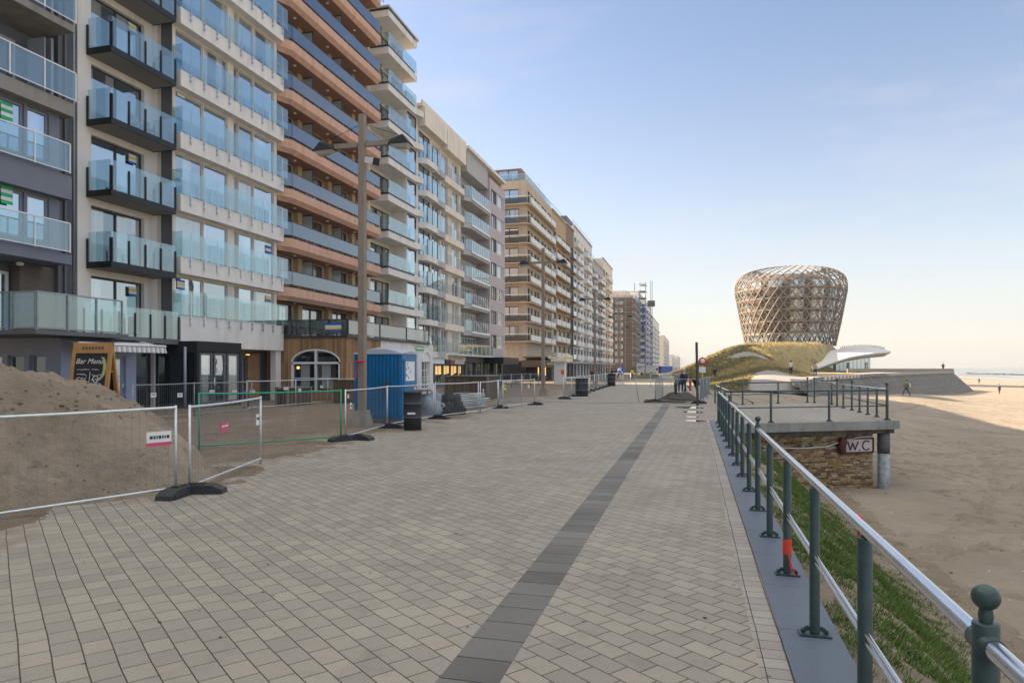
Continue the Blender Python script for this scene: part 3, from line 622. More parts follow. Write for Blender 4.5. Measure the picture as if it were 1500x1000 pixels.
    # timber clad ground floor running forward to the promenade
MATS['x'] = None
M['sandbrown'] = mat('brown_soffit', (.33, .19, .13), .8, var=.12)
b4()
def cafe():
    r = building('timber_cafe', 'timber clad cafe with arched windows below the terracotta block')
    X, Y0, Y1, z1 = -18.6, 34.3, 38.6, 3.5
    T = Matrix.Translation((0, Y0, 0)) @ Matrix.Rotation(R(-90), 4, 'Z')
    w = MB(T=T); a, b, zs, zt = -22.05, -19.0, .55, 2.15
    w.panel(0, -24, X, -.3, z1, [(a, b, zs, 2.9)], .14)
    # arch spandrels filling the corners above the arched head
    n = 16; cx = (a + b) / 2; hw = (b - a) / 2; rise = .72
    arc = [(cx - hw * math.cos(math.pi * i / n), zt + rise * math.sin(math.pi * i / n)) for i in range(n + 1)]
    for i in range(n):
        (y, z), (y2, z2) = arc[i], arc[i + 1]
        w.add([(0.0, y, z), (0.0, y2, z2), (0.0, y2, 2.9), (0.0, y, 2.9)], [(0, 1, 2, 3)])
        w.add([(0, y, z), (0, y2, z2), (-.14, y2, z2), (-.14, y, z)], [(3, 2, 1, 0)])
    w.T = None
    w.panel(X, Y0, Y1, -.3, z1, [(35.3, 36.5, .3, 2.2)], .14)
    w.box(-24, X - .3, Y0 + .3, Y1, z1 - .1, z1)
    w.build('wall', M['planks'], r)
    f = MB(T=T)
    f.box(-.13, .02, cx - .05, cx + .05, zs, zt + rise); f.box(-.13, .03, a, b, zt - .12, zt); f.box(-.13, .03, a, a + .09, zs, zt); f.box(-.13, .03, b - .09, b, zs, zt); f.box(-.13, .02, a + .09, b - .09, 1.2, 1.25)
    for i in range(n):
        (y, z), (y2, z2) = arc[i], arc[i + 1]; f.bar((-.02, y, z - .04), (-.02, y2, z2 - .04), .1, .08)
    wo = f.build('arched_window', M['whitem'], r)
    g = MB(T=T); g.box(-.12, -.1, a, b, zs, 2.9); g.build('pane', M['winD'], wo)
    g = MB(T=T)
    for yy in (a + .55, cx + .35): g.box(-.095, -.085, yy, yy + .55, zs + .1, zt - .15)
    g.build('lace_curtain', M['frost'], wo)
    g = MB(); g.box(-21.75, -21.6, Y0 + .05, Y0 + .09, 1.75, 1.9); g.build('lamp', M['lampw'], wo)
    # pointed window on the street side
    f = MB(); ym = 35.9
    pts = [(ym - .6, .3), (ym - .6, 1.9), (ym - .35, 2.4), (ym, 2.75), (ym + .35, 2.4), (ym + .6, 1.9), (ym + .6, .3)]
    for p, q in zip(pts[:-1], pts[1:]): f.bar((X + .03, p[0], p[1]), (X + .03, q[0], q[1]), .1, .12)
    f.add([(X + .02, p[0], p[1]) for p in pts], [(0, 1, 2, 3, 4, 5, 6)])
    f.build('pointed_window', M['whitem'], r)
    s = MB(); s.box(-24, -18.5, Y0 - .06, 46.6, z1, z1 + .14); s.build('terrace_edge', M['dframe'], r)
    glassrun(r, [(-23.2, Y0 + .02), (-18.56, Y0 + .02)], z1 + .18, .75, 1.3, 'dframe', 'drail', top=.06, pr=.025, low=.04)
    glassrun(r, [(-18.56, Y0 + .05), (-18.56, 46.4)], z1 + .18, .75, 3.8, 'dframe', 'frost', top=.04, pr=.03, low=.04)
    o = sticker(r, 0, 0, 0, 1.0, .45, ('signblue', 'signyel', 'sign', 'signblue'), 'poster'); o.location = (-19.4, Y0 - .03, z1 + .35); o.rotation_euler = (0, 0, R(-90))
    c = MB()
    for y in (-22.2, -21.4, -20.4): c.box(y, y + .45, Y0 + 1, Y0 + 1.45, z1 + .55, z1 + .6); c.box(y, y + .04, Y0 + 1, Y0 + 1.45, z1 + .6, z1 + 1.1); c.box(y, y + .04, Y0 + 1, Y0 + 1.04, z1 + .14, z1 + .6); c.box(y + .4, y + .44, Y0 + 1, Y0 + 1.04, z1 + .14, z1 + .6)
    c.build('terrace_chairs', M['blackm'], r)
    r = building('white_shop', 'white ground floor shop with arched windows and green sign behind the portable toilet')
    w = MB(); w.panel(X, 38.62, 47.4, -.3, z1, [(39.5, 41.2, .3, 2.3), (42.4, 44.1, .3, 2.3), (45.2, 46.7, .3, 2.3)], .2); w.add([(X, 47.4, -.3), (X - 5, 47.4, -.3), (X - 5, 47.4, z1), (X, 47.4, z1)], [(0, 1, 2, 3)])
    w.build('wall', M['offwhite'], r)
    for a, b in ((39.5, 41.2), (42.4, 44.1), (45.2, 46.7)):
        win(r, X, a, b, .3, 2.3, 2, 'whitem', 'winC', .06, .1, rows=3)
        f = MB(); n = 12; c = (a + b) / 2; h = (b - a) / 2
        for i in range(n):
            t1, t2 = math.pi * i / n, math.pi * (i + 1) / n
            f.bar((X + .03, c - h * math.cos(t1), 2.25 + .75 * math.sin(t1)), (X + .03, c - h * math.cos(t2), 2.25 + .75 * math.sin(t2)), .1, .1)
        f.add([(X + .012, c - h * math.cos(math.pi * i / n), 2.25 + .75 * math.sin(math.pi * i / n)) for i in range(n + 1)], [tuple(range(n + 1))])
        f.build('arched_head', M['whitem'], r)
    sticker(r, X + .05, 44.8, 3.05, 1.5, .28, ('signgreen', 'sign', 'signgreen'), 'shop_sign')
cafe()
# ------------------------------------------------------------------ building 5 : white balconies, clear glass
def b5():
    r = building('apartment_building', 'narrow tall white block with rounded off glass balconies beside the terracotta block')
    Y0, Y1 = 47.02, 54.3; X = -24.1; Z = [6.66 + 2.82 * k for k in range(9)]
    ops = [(48.2, 51.6, z - 2.82 + .1, z - .75) for z in Z]
    w = MB(); w.panel(X, Y0, 52.0, 3, 29.6, ops, .15); body(w, X, Y0, Y1, 29.6, 12, 3); w.build('wall', M['cream'], r)
    w = MB(); w.panel(-22.75, 52.0, Y1, 3, 24.6, [(52.1, 54.1, z - 2.6, z - .55) for z in Z[:7]], .1); w.box(-24.1, -22.76, 52.0, 52.05, 3, 24.6); w.build('bay_wall', M['white'], r)
    for i, z in enumerate(Z):
        win(r, X, 48.2, 51.6, z - 2.72, z - .75, 3, 'dframe', ['winA', 'winC'][i % 2], .08, .06)
        if i < 7: win(r, -22.75, 52.1, 54.1, z - 2.6, z - .55, 1, 'dframe', 'winB', .12, .03)
    for i, z in enumerate(Z):
        if i < 7:
            fr = [(-24.1, 48.05), (-22.5, 48.05), (-22.5, 53.2), (-22.2, 54.0), (-22.2, 54.35), (-22.74, 54.35), (-22.74, 52.0), (-24.1, 52.0)]
        else: fr = [(-24.1, 48.05), (-22.5, 48.05), (-22.5, 53.6), (-24.1, 53.6)]
        b = MB(); b.prism(fr, z - .5, z); o = b.build('balcony', M['offwhite'], r)
        b = MB(); b.box(-24.05, -22.53, 48.02, 48.045, z + .0, z + .14); b.box(-22.52, -22.49, 48.05, 53.1, z + .0, z + .14); b.build('edge_strip', M['dframe'], o)
        if z < 28: glassrun(o, [(-24.0, 48.1), (-22.52, 48.1), (-22.52, 53.55)], z + .16, .98, 1.35, 'whitem', 'grail', pr=.012, posth=.3)
    r2 = MB(); r2.box(-24.2, -22.4, 47.9, 53.8, 29.35, 29.5); r2.build('roof_edge', M['grey'], r)
b5()
# ------------------------------------------------------------------ 6..8 : pale block, grey block, mauve bay
def b6():
    r = building('apartment_building', 'cream rendered block with projecting bay windows next to the narrow white block')
    Y0, Y1 = 54.37, 66.0; X = -22.9; zr = 24.8; Z = [19.95 - 2.78 * k for k in range(7)]   # window sills
    w = MB(); ops = []
    for z in Z: ops += [(60.4, 62.2, z, z + 2.15), (63.4, 65.4, z, z + 2.15), (54.9, 57.5, z, z + 2.4), (58.0, 60.0, z, z + 2.3)]
    w.panel(X, Y0, Y1, 2.9, 23.9, ops, .15); body(w, X, Y0, Y1, 24.2, 12, 2.9); w.build('wall', M['cream'], r)
    s = MB(); s.box(-35, -22.3, Y0, Y1, 24.2, 24.45); s.box(-22.45, -22.3, Y0, Y1, 24.45, 24.7); s.box(-22.9, -22.15, 54.6, 60.0, 22.6, 24.2); s.box(-22.9, -22.2, 60.3, 65.7, 22.3, 24.15); s.build('roof_fascia', M['cream'], r)
    for i, z in enumerate(Z):
        win(r, X, 54.9, 57.5, z, z + 2.4, 2, 'dframe', 'winB', .11, .02); win(r, X, 58.0, 60.0, z, z + 2.3, 2, 'whitem', 'winB', .07, .1)
        win(r, X, 60.4, 62.2, z, z + 2.15, 2, 'whitem', 'winA', .08, .1); win(r, X, 63.4, 65.4, z, z + 2.15, 2, 'whitem', 'winC', .08, .1)
        b = MB(); b.prism([(-22.89, 54.7), (-22.2, 55.2), (-22.2, 57.7), (-22.89, 57.9)], z - .5, z - .02); o = b.build('balcony', M['offwhite'], r); glassrun(o, [(-22.8, 54.8), (-22.24, 55.25), (-22.24, 57.7)], z, 1.35, 1.2, 'dframe', 'grail', pr=.02)
        b = MB(); b.box(-22.89, -22.35, 57.95, 60.1, z - .55, z - .02); o = b.build('balcony', M['grey'], r); glassrun(o, [(-22.4, 58.0), (-22.4, 60.05)], z, 1.35, 1.0, 'whitem', 'grail', pr=.02)
        b = MB(); b.box(-22.89, -22.45, 60.25, 65.9, z - .62, z - .03); b.build('spandrel', M['cream'], r)
        for (a, c) in ((60.5, 62.1), (63.5, 65.3)):
            g = MB()
            for q in range(9): y = a + (c - a) * q / 8; g.box(-22.44, -22.42, y - .01, y + .01, z - .02, z + .9)
            g.bar((-22.43, a, z + .92), (-22.43, c, z + .92), .03, .03); g.bar((-22.43, a, z + .5), (-22.43, c, z + .5), .02, .02)
            g.build('window_guard', M['galvd'], r)
    # ground floor
    w = MB(); w.panel(-22.6, Y0, 66.0, -.3, 2.9, [(56.0, 57.9, .3, 2.1), (58.1, 60.0, .3, 2.1), (60.3, 62.1, .3, 2.1), (62.3, 64.2, .3, 2.1), (64.4, 65.6, .1, 2.1)], .15); w.build('shop_front', M['darkgrey'], r)
    for a, b in ((56.0, 57.9), (58.1, 60.0), (60.3, 62.1), (62.3, 64.2), (64.4, 65.6)):
        o = win(r, -22.6, a, b, .3, 2.1, 2, 'dframe', 'winD', .06, .1)
        g = MB(); g.add([(-22.72, a + .1, 1.0 + random.random() * .3), (-22.72, b - .1, 1.2 + random.random() * .3), (-22.72, b - .1, 2.0), (-22.72, a + .1, 2.0)], [(0, 1, 2, 3)]); g.build('painted_reflection', M['shopreflect'], r)  # emissive sheet painting a yellow reflection in the shop pane
    for a, b, cs in ((55.6, 57.0, ('pink', 'sign')), (57.1, 60.2, ('sign', 'sign')), (60.5, 61.6, ('dframe', 'grey')), (61.8, 62.9, ('pink', 'sign')), (63.0, 66.0, ('sign', 'sign'))):
        sticker(r, -22.5, (a + b) / 2, 2.2, b - a - .05, .75, cs, 'shop_sign')
    t = MB(); t.box(-22.6, -21.4, 61, 73, 2.98, 3.1); t.build('terrace_slab', M['offwhite'], r); glassrun(r, [(-21.45, 61), (-21.45, 73)], 3.1, 1.1, 1.5, 'whitem', 'grail', pr=.02)
    r = building('apartment_building', 'light grey block with long barred glass balconies under a pale roof edge')
    Y0, Y1 = 66.02, 73.6; X = -23.6
    Zf = [19.4 - 2.76 * k for k in range(6)] + [3.0]
    w = MB(); ops = [(66.6, 73.2, z + .1, z + 2.1) for z in Zf]; w.panel(X, Y0, Y1, 2.9, 23.9, ops, .15); body(w, X, Y0, Y1, 24.1, 12, 2.9); w.build('wall', M['grey'], r)
    s = MB(); s.box(-35, -22.0, Y0, 80.2, 24.12, 24.45); s.build('roof_slab', M['offwhite'], r)
    s = MB(); s.box(-23.6, -22.3, Y0 + .2, Y1, 21.9, 24.1); s.build('parapet', M['grey'], r)
    for i, z in enumerate(Zf):
        win(r, X, 66.6, 73.2, z + .1, z + 2.1, 7, 'whitem', ['winA', 'winC'][i % 2], .12, .06)
        if i < 6:
            b = MB(); b.prism([(-23.6, Y0 + .1), (-22.6, Y0 + .1), (-22.15, Y0 + 1.0), (-22.15, Y1 - .1), (-23.6, Y1 - .1)], z - .45, z); o = b.build('balcony', M['grey'], r)
            b = MB(); b.box(-22.14, -22.02, Y0 + 1.1, Y1 - .1, z - .2, z + .02); b.build('edge_strip', M['whitem'], o); glassrun(o, [(-22.5, Y0 + .3), (-22.1, Y0 + 1.1), (-22.1, Y1 - .12)], z + .05, 1.1, .75, 'whitem', 'grail', pr=.022)
    r = building('apartment_building', 'mauve grey block of stacked bay boxes at the street corner')
    Y0, Y1 = 73.62, 80.0; X = -22.1
    w = MB(); ops = []
    for k in range(7): z = 4.1 + 2.76 * k; ops += [(74.2, 76.4, z, z + 1.5), (76.6, 79.4, z, z + 1.5)]
    w.panel(X, Y0, Y1, 3.0, 23.2, ops, .2); body(w, X, Y0, Y1, 23.2, 12, 3); w.build('wall', M['mauve'], r)
    s = MB(); s.box(-33.9, X - .5, Y0 + .02, Y1 - .02, 23.21, 24.1); s.build('roof_storey', M['brown'], r)
    for k in range(7):
        z = 4.1 + 2.76 * k; win(r, X, 74.2, 76.4, z, z + 1.5, 3, 'dframe', 'winC', .1, .12); win(r, X, 76.6, 79.4, z, z + 1.5, 3, 'whitem', 'winC', .1, .12)
    w = MB(); w.panel(-22.4, 66.03, 80.0, -.3, 2.97, [(66.6, 69.5, .1, 2.4), (69.9, 72.8, .1, 2.4), (73.6, 76.3, .2, 2.5), (76.9, 79.6, .1, 2.4)], .3); w.build('shop_front', M['darkgrey'], r)
    for a, b, g in ((66.6, 69.5, 'winC'), (69.9, 72.8, 'winC'), (73.6, 76.3, 'winD'), (76.9, 79.6, 'winA')): win(r, -22.4, a, b, .1, 2.4, 3, 'dframe', g, .06, .2, rows=2)
    a = MB(); a.box(-22.4, -20.2, 72.5, 79.5, 2.3, 3.0); a.build('shop_canopy', M['black'], r)
b6()
# ------------------------------------------------------------------ 10 : sand brick corner block
def b10():
    r = building('corner_building', 'sand brick corner block with white balcony fronts and dark wrap around balcony glass')
    X, Y0, Y1 = -22.7, 93.5, 111.5; Zs = [24.9 - 2.76 * k for k in range(8)]
    cols = [(94.4, 95.8), (96.3, 97.5), (98.6, 100.2), (100.6, 102.0), (103.6, 105.2), (105.6, 107.0), (108.4, 109.6), (109.9, 111.0)]
    w = MB(); ops = [(a, b, z + .15, z + 2.1) for z in Zs for a, b in cols]
    w.panel(X, Y0, Y1, 2.8, 28.3, ops, .2)
    w.add([(X, Y1, -.5), (X, Y1, 28.3), (-36, Y1, 28.3), (-36, Y1, -.5)], [(0, 1, 2, 3)]); w.add([(X, Y0, 28.3), (X, Y1, 28.3), (-36, Y1, 28.3), (-36, Y0, 28.3)], [(0, 1, 2, 3)]); w.add([(-36, Y0, -.5), (-36, Y1, -.5), (-36, Y1, 28.3), (-36, Y0, 28.3)], [(3, 2, 1, 0)])
    w.T = Matrix.Translation((0, Y0, 0)) @ Matrix.Rotation(R(-90), 4, 'Z')
    w.panel(0, -36, X, 2.8, 28.3, [(-26.6, -23.8, z + .15, z + 2.2) for z in Zs] + [(-31.6, -28.8, z + .15, z + 2.2) for z in Zs], .2)
    w.build('wall', M['sand'], r)
    for i, z in enumerate(Zs):
        for j, (a, b) in enumerate(cols): win(r, X, a, b, z + .15, z + 2.1, 2, 'dframe', ['winC', 'winA', 'winD'][(i + j) % 3], .09, .15)
        for a, b in ((-26.6, -23.8), (-31.6, -28.8)): win(r, 0, a, b, z + .15, z + 2.2, 2, 'brframe', ['winB', 'winC'][i % 2], .1, rz=R(-90), at=((a + b) / 2, Y0 + .16, z + .15))
        b = MB(); b.prism([(-34, Y0 - .01), (-34, Y0 - .75), (-22.4, Y0 - .75), (-21.95, Y0 - .2), (-21.95, 111.4), (-22.69, 111.4), (-22.69, Y0 - .01)], z - .14, z); o = b.build('balcony', M['sand'], r)
        g = MB(); g.box(-34, -22.4, Y0 - .7, Y0 - .67, z + .1, z + .8); g.build('dark_parapet_glass', M['drail'], o)
        g = MB(); g.bar((-34, Y0 - .69, z + 1.02), (-22.35, Y0 - .69, z + 1.02), .08, .1); g.bar((-22.35, Y0 - .69, z + 1.02), (-21.98, Y0 - .2, z + 1.02), .06, .08)
        g.build('handrail', M['sign'], o)
        g = MB(); g.box(-21.99, -21.95, Y0 - .1, 102.8, z + .12, z + .9); g.box(-21.99, -21.95, 103.0, 107.3, z + .12, z + .9); g.box(-21.99, -21.95, 107.6, 111.3, z + .12, z + .9); g.build('white_parapet', M['sign'], o)
    p = MB(); p.box(-33, -23.6, Y0 + .7, 111, 28.31, 30.2); p.build('penthouse', M['brown'], r)
    win(r, 0, -27, -23.9, 28.6, 30.0, 2, 'dframe', 'winB', .1, rz=R(-90), at=(-25.5, Y0 + .66, 28.6))
    glassrun(r, [(-34, Y0 + .06), (-22.76, Y0 + .06), (-22.76, 111)], 28.31, .85, 1.8, 'whitem', 'grail', top=.05, pr=.02)
    g = MB(); g.tube([(-23.5, 105, 28.3), (-23.5, 105, 31)], .03); g.bar((-23.5, 103.9, 30.6), (-23.5, 106, 30.6), .04, .04); g.build('aerial', M['galvd'], r)
    # ground floor bar
    w = MB(); w.box(-34, -22.75, Y0 + .05, Y1, -.3, 2.8); w.build('ground_floor', M['blackm'], r)
    w = MB(); w.box(-22.8, -19.2, 92.0, 110, 3.2, 3.4); w.box(-22.8, -19.6, 91, 109, 1.95, 2.9); w.build('canopy', M['brframe'], r)
    w = MB(); w.box(-19.25, -19.15, 91.8, 110.2, 3.1, 3.5); w.build('canopy_edge', M['frost'], r)
    sticker(r, -19.58, 95.5, 2.2, 5, .45, ('brframe', 'signyel', 'brframe'), 'bar_sign'); 
    for y in (93, 99, 105, 108.5): 
        q = MB(); q.box(-20.2, -20.05, y, y + .12, 0, 1.95); q.build('canopy_post', M['galvd'], r)
    for y in (101, 103.5, 106): 
        q = MB(); q.box(-22.7, -22.65, y, y + .5, .6, 1.9); q.build('lit_window', M['lampw'], r)
    sticker(r, -19.1, 107.5, 2.9, 7, 1.0, ('sign', 'signyel', 'sign'), 'bar_sign')
b10()
# ------------------------------------------------------------------ generic distant blocks
def block(label, Y0, Y1, zt, wall, storey=2.78, nb=3, X=-22.7, bal='sign', depth=12, balc=1, side=False, z0=3.4, gm='winC', fm='dframe', proj=.9, name='apartment_building', pat=(1, 0, 1, 1), shop='darkgrey', roofstep=0):
    r = building(name, label); w = MB(); ops = []; n = int((zt - z0 - .5) / storey); bw = (Y1 - Y0) / nb
    for k in range(n):
        z = z0 + k * storey
        for j in range(nb): ops.append((Y0 + bw * (j + .16), Y0 + bw * (j + .84), z + .25, z + 2.2))
    w.panel(X, Y0, Y1, -.3, zt, ops + [(Y0 + bw * (j + .1), Y0 + bw * (j + .9), .1, 2.6) for j in range(nb)], .2)
    w.add([(X, Y1, -.5), (X, Y1, zt), (X - depth, Y1, zt), (X - depth, Y1, -.5)], [(0, 1, 2, 3)]); w.add([(X, Y0, zt), (X, Y1, zt), (X - depth, Y1, zt), (X - depth, Y0, zt)], [(0, 1, 2, 3)])
    w.add([(X - depth, Y0, -.5), (X - depth, Y1, -.5), (X - depth, Y1, zt), (X - depth, Y0, zt)], [(3, 2, 1, 0)])
    sops = []
    if side: sops = [(X - 6.5, X - 3.2, z0 + k * storey + .3, z0 + k * storey + 2.1) for k in range(n)]
    w.T = Matrix.Translation((0, Y0, 0)) @ Matrix.Rotation(R(-90), 4, 'Z'); w.panel(0, X - depth, X, -.3, zt, sops, .2); w.T = None
    w.build('wall', M[wall], r)
    for k in range(n):
        z = z0 + k * storey
        for j in range(nb):
            a, b = Y0 + bw * (j + .16), Y0 + bw * (j + .84)
            win(r, X, a, b, z + .25, z + 2.2, 2, fm, [gm, 'winA', 'winD'][(k * 2 + j) % 3], .1, .15)
            if balc and pat[j % len(pat)]:
                key = ('bal', round(bw, 2), bal, proj)
                def mk():
                    q = MB(); q.m = 0; q.box(0, proj, -bw * .42, bw * .42, 0, .16); q.m = 1
                    q.box(proj - .05, proj - .001, -bw * .42, bw * .42, .2, 1.05); q.box(.02, proj - .05, -bw * .42, -bw * .42 + .04, .2, 1.05); q.box(.02, proj - .05, bw * .42 - .04, bw * .42, .2, 1.05)
                    return q.mesh('balcony', [M[wall], M[bal]])
                link('balcony', cached(key, mk), r, (X + .001, (a + b) / 2, z - .05))
        if side: win(r, 0, X - 6.5, X - 3.2, z + .3, z + 2.1, 2, fm, gm, .1, rz=R(-90), at=(X - 4.85, Y0 + .16, z + .3))
    for j in range(nb): win(r, X, Y0 + bw * (j + .1), Y0 + bw * (j + .9), .1, 2.6, 2, fm, 'winD', .1, .15)
    c = MB(); c.box(X - .3, X + .18, Y0 + .01, Y1 - .01, zt + .003, zt + .25); c.box(X + .002, X + .8, Y0 + .05, Y1 - .05, 2.75, 3.1); c.build('cornice', M['grey'], r)
    if roofstep:
        c = MB(); c.box(X - depth + 1, X - 1.5, Y0 + .5, Y1 - .5, zt + .002, zt + roofstep); c.build('roof_storey', M[shop], r)
        g = MB()
        for y in (Y0 + .3, Y1 - .3): g.box(X - .25, X - .2, y - .03, y + .03, zt + .25, zt + 1.2)
        g.bar((X - .22, Y0 + .3, zt + 1.2), (X - .22, Y1 - .3, zt + 1.2), .05, .05); g.build('roof_rail', M['galvd'], r)
    return r
block('tan brick block with white fronted balconies joined to the sand brick corner block', 111.55, 124.5, 28.2, 'tan', nb=3, pat=(1, 1), roofstep=1.2, shop='brown')
block('narrow brown grey block between the tan block and the white balcony block', 124.55, 133, 28.6, 'brown', nb=2, pat=(0, 1), bal='grail', roofstep=0, proj=.7)
block('tall white block with rows of small white balconies and a rail round its roof', 133.05, 158, 29.8, 'offwhite', nb=6, pat=(1, 1, 0), roofstep=2.2, shop='darkgrey')
block('grey block with deep white balconies beyond the tall white block', 158.05, 178, 27.2, 'grey', nb=4, pat=(1, 0, 1), roofstep=1.5)
block('cream tower block that ends the long unbroken row of buildings', 178.05, 200, 30.4, 'cream', nb=4, pat=(0, 1, 1), roofstep=0)
s16 = block('brown corner block wrapped in scaffolding across the side street', 265, 298, 29.0, 'brown', nb=5, X=-22.7, side=True, pat=(1, 1), bal='sand', depth=16, roofstep=2.6, shop='cream')
block('tall block with bright blue balcony sheets and scaffold decks', 298.1, 392, 34.5, 'offwhite', nb=9, storey=2.9, bal='bluesheet' if 'bluesheet' in M else 'signblue', pat=(1, 0, 1), roofstep=0)
block('pale block just beyond the block with blue sheets', 392.1, 482, 31.5, 'offwhite', nb=8, pat=(1, 1, 0))
block('far beige corner block with dark window rows beyond a side street', 560, 690, 28, 'cream', nb=8, side=True, depth=22, pat=(1, 0))
block('low far pale houses at the end of the seafront', 800, 1050, 17, 'white', nb=9, side=False, balc=0, depth=30)
block('distant low block beside the far pale houses', 1051, 1300, 21, 'cream', nb=7, balc=0, depth=30)

def scaffold():
    r = empty('scaffolding', 'brown grey steel scaffolding around the brown corner block', 'scaffolding')
    s = MB(); X = -22.7; xs = [-37, -34, -31, -28, -25, -22.2]
    for x in xs:
        for y in (263.2, 264.5): s.box(x - .06, x + .06, y - .06, y + .06, 0, 30)
    for k in range(14):
        z = 2.2 + 2 * k
        for y in (263.2, 264.5): s.box(-37, -21.4, y - .05, y + .05, z + 1.0, z + 1.08)
        s.box(-21.5, -21.4, 263.2, 298, z + 1.0, z + 1.1)
    for i in range(12):
        y = 264 + i * 3.05; s.box(-21.5, -21.38, y - .06, y + .06, 0, 30)
    s.build('poles', M['galvd'], r)
    s = MB()
    for k in range(14):
        z = 2.2 + 2 * k; s.box(-37, -21.6, 263.3, 264.4, z, z + .12); s.box(-22.5, -21.6, 264.5, 298, z, z + .12)
    s.build('decks', M['oldwood'], r)
    r = empty('scaffolding', 'projecting scaffold decks on top of the block with blue sheets', 'scaffolding')
    s = MB()
    for k in range(12):
        z = 6 + 2.9 * k; s.box(-22.5, -19.6, 298.5, 306, z - .1, z + .12)
        for x in (-19.7, -22.0): s.box(x - .08, x + .08, 298.5, 298.7, z, z + 1.2)
    s.box(-36, -19.6, 298.6, 300, 34.8, 35); s.box(-36, -19.6, 298.6, 300, 31.9, 32.1); s.box(-24.5, -24.2, 298.3, 298.6, 0, 38.5); s.box(-19.8, -19.5, 298.3, 298.6, 2, 38.5)
    s.build('decks', M['galvd'], r)
    s = MB()
    for k in range(8): z = 6 + 2.9 * k; s.box(-22.4, -19.75, 298.35, 298.42, z + .1, z + 1.35)
    s.build('blue_sheets', M['signblue'], r)
    r = empty('hoist_mast', 'slender lattice hoist mast with a small cage rising above the far blocks', 'hoist')
    s = MB(); x, y = -17.6, 305
    for dx in (-.4, .4):
        for dy in (-.4, .4): s.box(x + dx - .07, x + dx + .07, y + dy - .07, y + dy + .07, 0, 40)
    for k in range(40): s.bar((x - .4, y - .4, k), (x + .4, y - .4, k + 1), .08, .08)
    s.build('mast', M['galvd'], r)
    s = MB(); s.box(x - 1.6, x + 1.6, y - 2.2, y - .8, 28.6, 31.2); s.build('cage', M['darkgrey'], r)
scaffold()
# ------------------------------------------------------------------ ground
def sheet(name, poly, z, m, t=None):
    mb = MB()
    n = len(poly)
    xa, xb, ya, yb = min(p[0] for p in poly), max(p[0] for p in poly), min(p[1] for p in poly), max(p[1] for p in poly)
    if name.startswith('paving'):
        ny = max(1, int((yb - ya) / 6)) if yb < 60 else 80; X_ = [xa + (xb - xa) * i / max(1, int((xb - xa) / 5)) for i in range(max(1, int((xb - xa) / 5)) + 1)]; Y_ = [ya + (yb - ya) * (i / ny) ** (1 if yb < 60 else 2) for i in range(ny + 1)]
        mb.add([(x, y, z) for y in Y_ for x in X_], [(j * len(X_) + i, j * len(X_) + i + 1, (j + 1) * len(X_) + i + 1, (j + 1) * len(X_) + i) for j in range(len(Y_) - 1) for i in range(len(X_) - 1)])
    else: mb.add([(x, y, z) for x, y in poly], [tuple(range(n))])
    return tag(mb.build(name, m), kind='structure')
sheet('ground', [(-3000, -300), (-21, -300), (-21, 3000), (-3000, 3000)], -.02, M['town'])
sheet('paving', [(-26, -8), (-1.43, -8), (-1.43, 900), (-26, 900)], 0, M['paving'])
sheet('paving', [(-1.07, -8), (.385, -8), (.385, 420), (-1.07, 420)], 0, M['paving'])
sheet('paving_strip', [(-1.43, -8), (-1.07, -8), (-1.07, 34.8), (-1.43, 34.8)], 0.0, M['strip'])
sheet('paving', [(-1.43, 34.8), (-1.07, 34.8), (-1.07, 420), (-1.43, 420)], 0, M['paving'])
sheet('paving_edge', [(.385, -8), (.567, -8), (.567, 24.6), (.385, 24.6)], 0, M['soldier'])
# slabs and retaining edge
mb = MB(); mb.box(.567, .95, -8, 24.6, -.16, .012); tag(mb.build('stone_edge', M['slabblue']), kind='structure')
mb = MB(); mb.box(-1, .93, -8, 44, -3.4, -.161); tag(mb.build('retaining_edge', M['concrete']), kind='structure')
mb = MB(); mb.add([(.385, 24.6, 0), (2.2, 24.6, 0), (1.3, 45, 0), (-1, 140, 0), (-3, 160, 0), (-3, 420, 0), (.385, 420, 0)][:3] + [(.385, 45, 0)], [(0, 1, 2, 3)]); mb.add([(.385, 45, 0), (1.3, 45, 0), (-1, 140, 0), (-3, 160, 0), (-3, 420, 0), (.385, 420, 0)], [(0, 1, 2, 3, 4, 5)]); tag(mb.build('paving', M['paving']), kind='structure')
# drainage slot across the promenade
mb = MB(); mb.box(-11, .5, 35.35, 35.5, -.02, .006); tag(mb.build('drain_channel', M['blackm']), 'long dark drainage slot running straight across the promenade', 'drain')
# rough sandy repair patch on the left
def patch(name, cx, cy, rx, ry, h, m, seed, lab, cat, n=40, kind=None):
    mb = MB(); vs = [(cx, cy, .006 + h)]; fs = []
    for i in range(1, 9):
        for k in range(n):
            a = 2 * math.pi * k / n; rr = i / 8 * (1 + .35 * noise.noise(Vector((math.cos(a) * 1.5, math.sin(a) * 1.5, seed))))
            x = cx + rx * rr * math.cos(a); y = cy + ry * rr * math.sin(a)
            z = .005 + h * (1 - (i / 8) ** 2) * (1 + .8 * noise.noise(Vector((x * 2, y * 2, seed)))) if i < 8 else .003
            vs.append((x, y, z))
    for k in range(n): fs.append((0, 1 + k, 1 + (k + 1) % n))
    for i in range(7):
        for k in range(n): fs.append((1 + i * n + k, 1 + (i + 1) * n + k, 1 + (i + 1) * n + (k + 1) % n, 1 + i * n + (k + 1) % n))
    mb.add(vs, fs, True); o = mb.build(name, m)
    return tag(o, lab, cat, kind=kind)
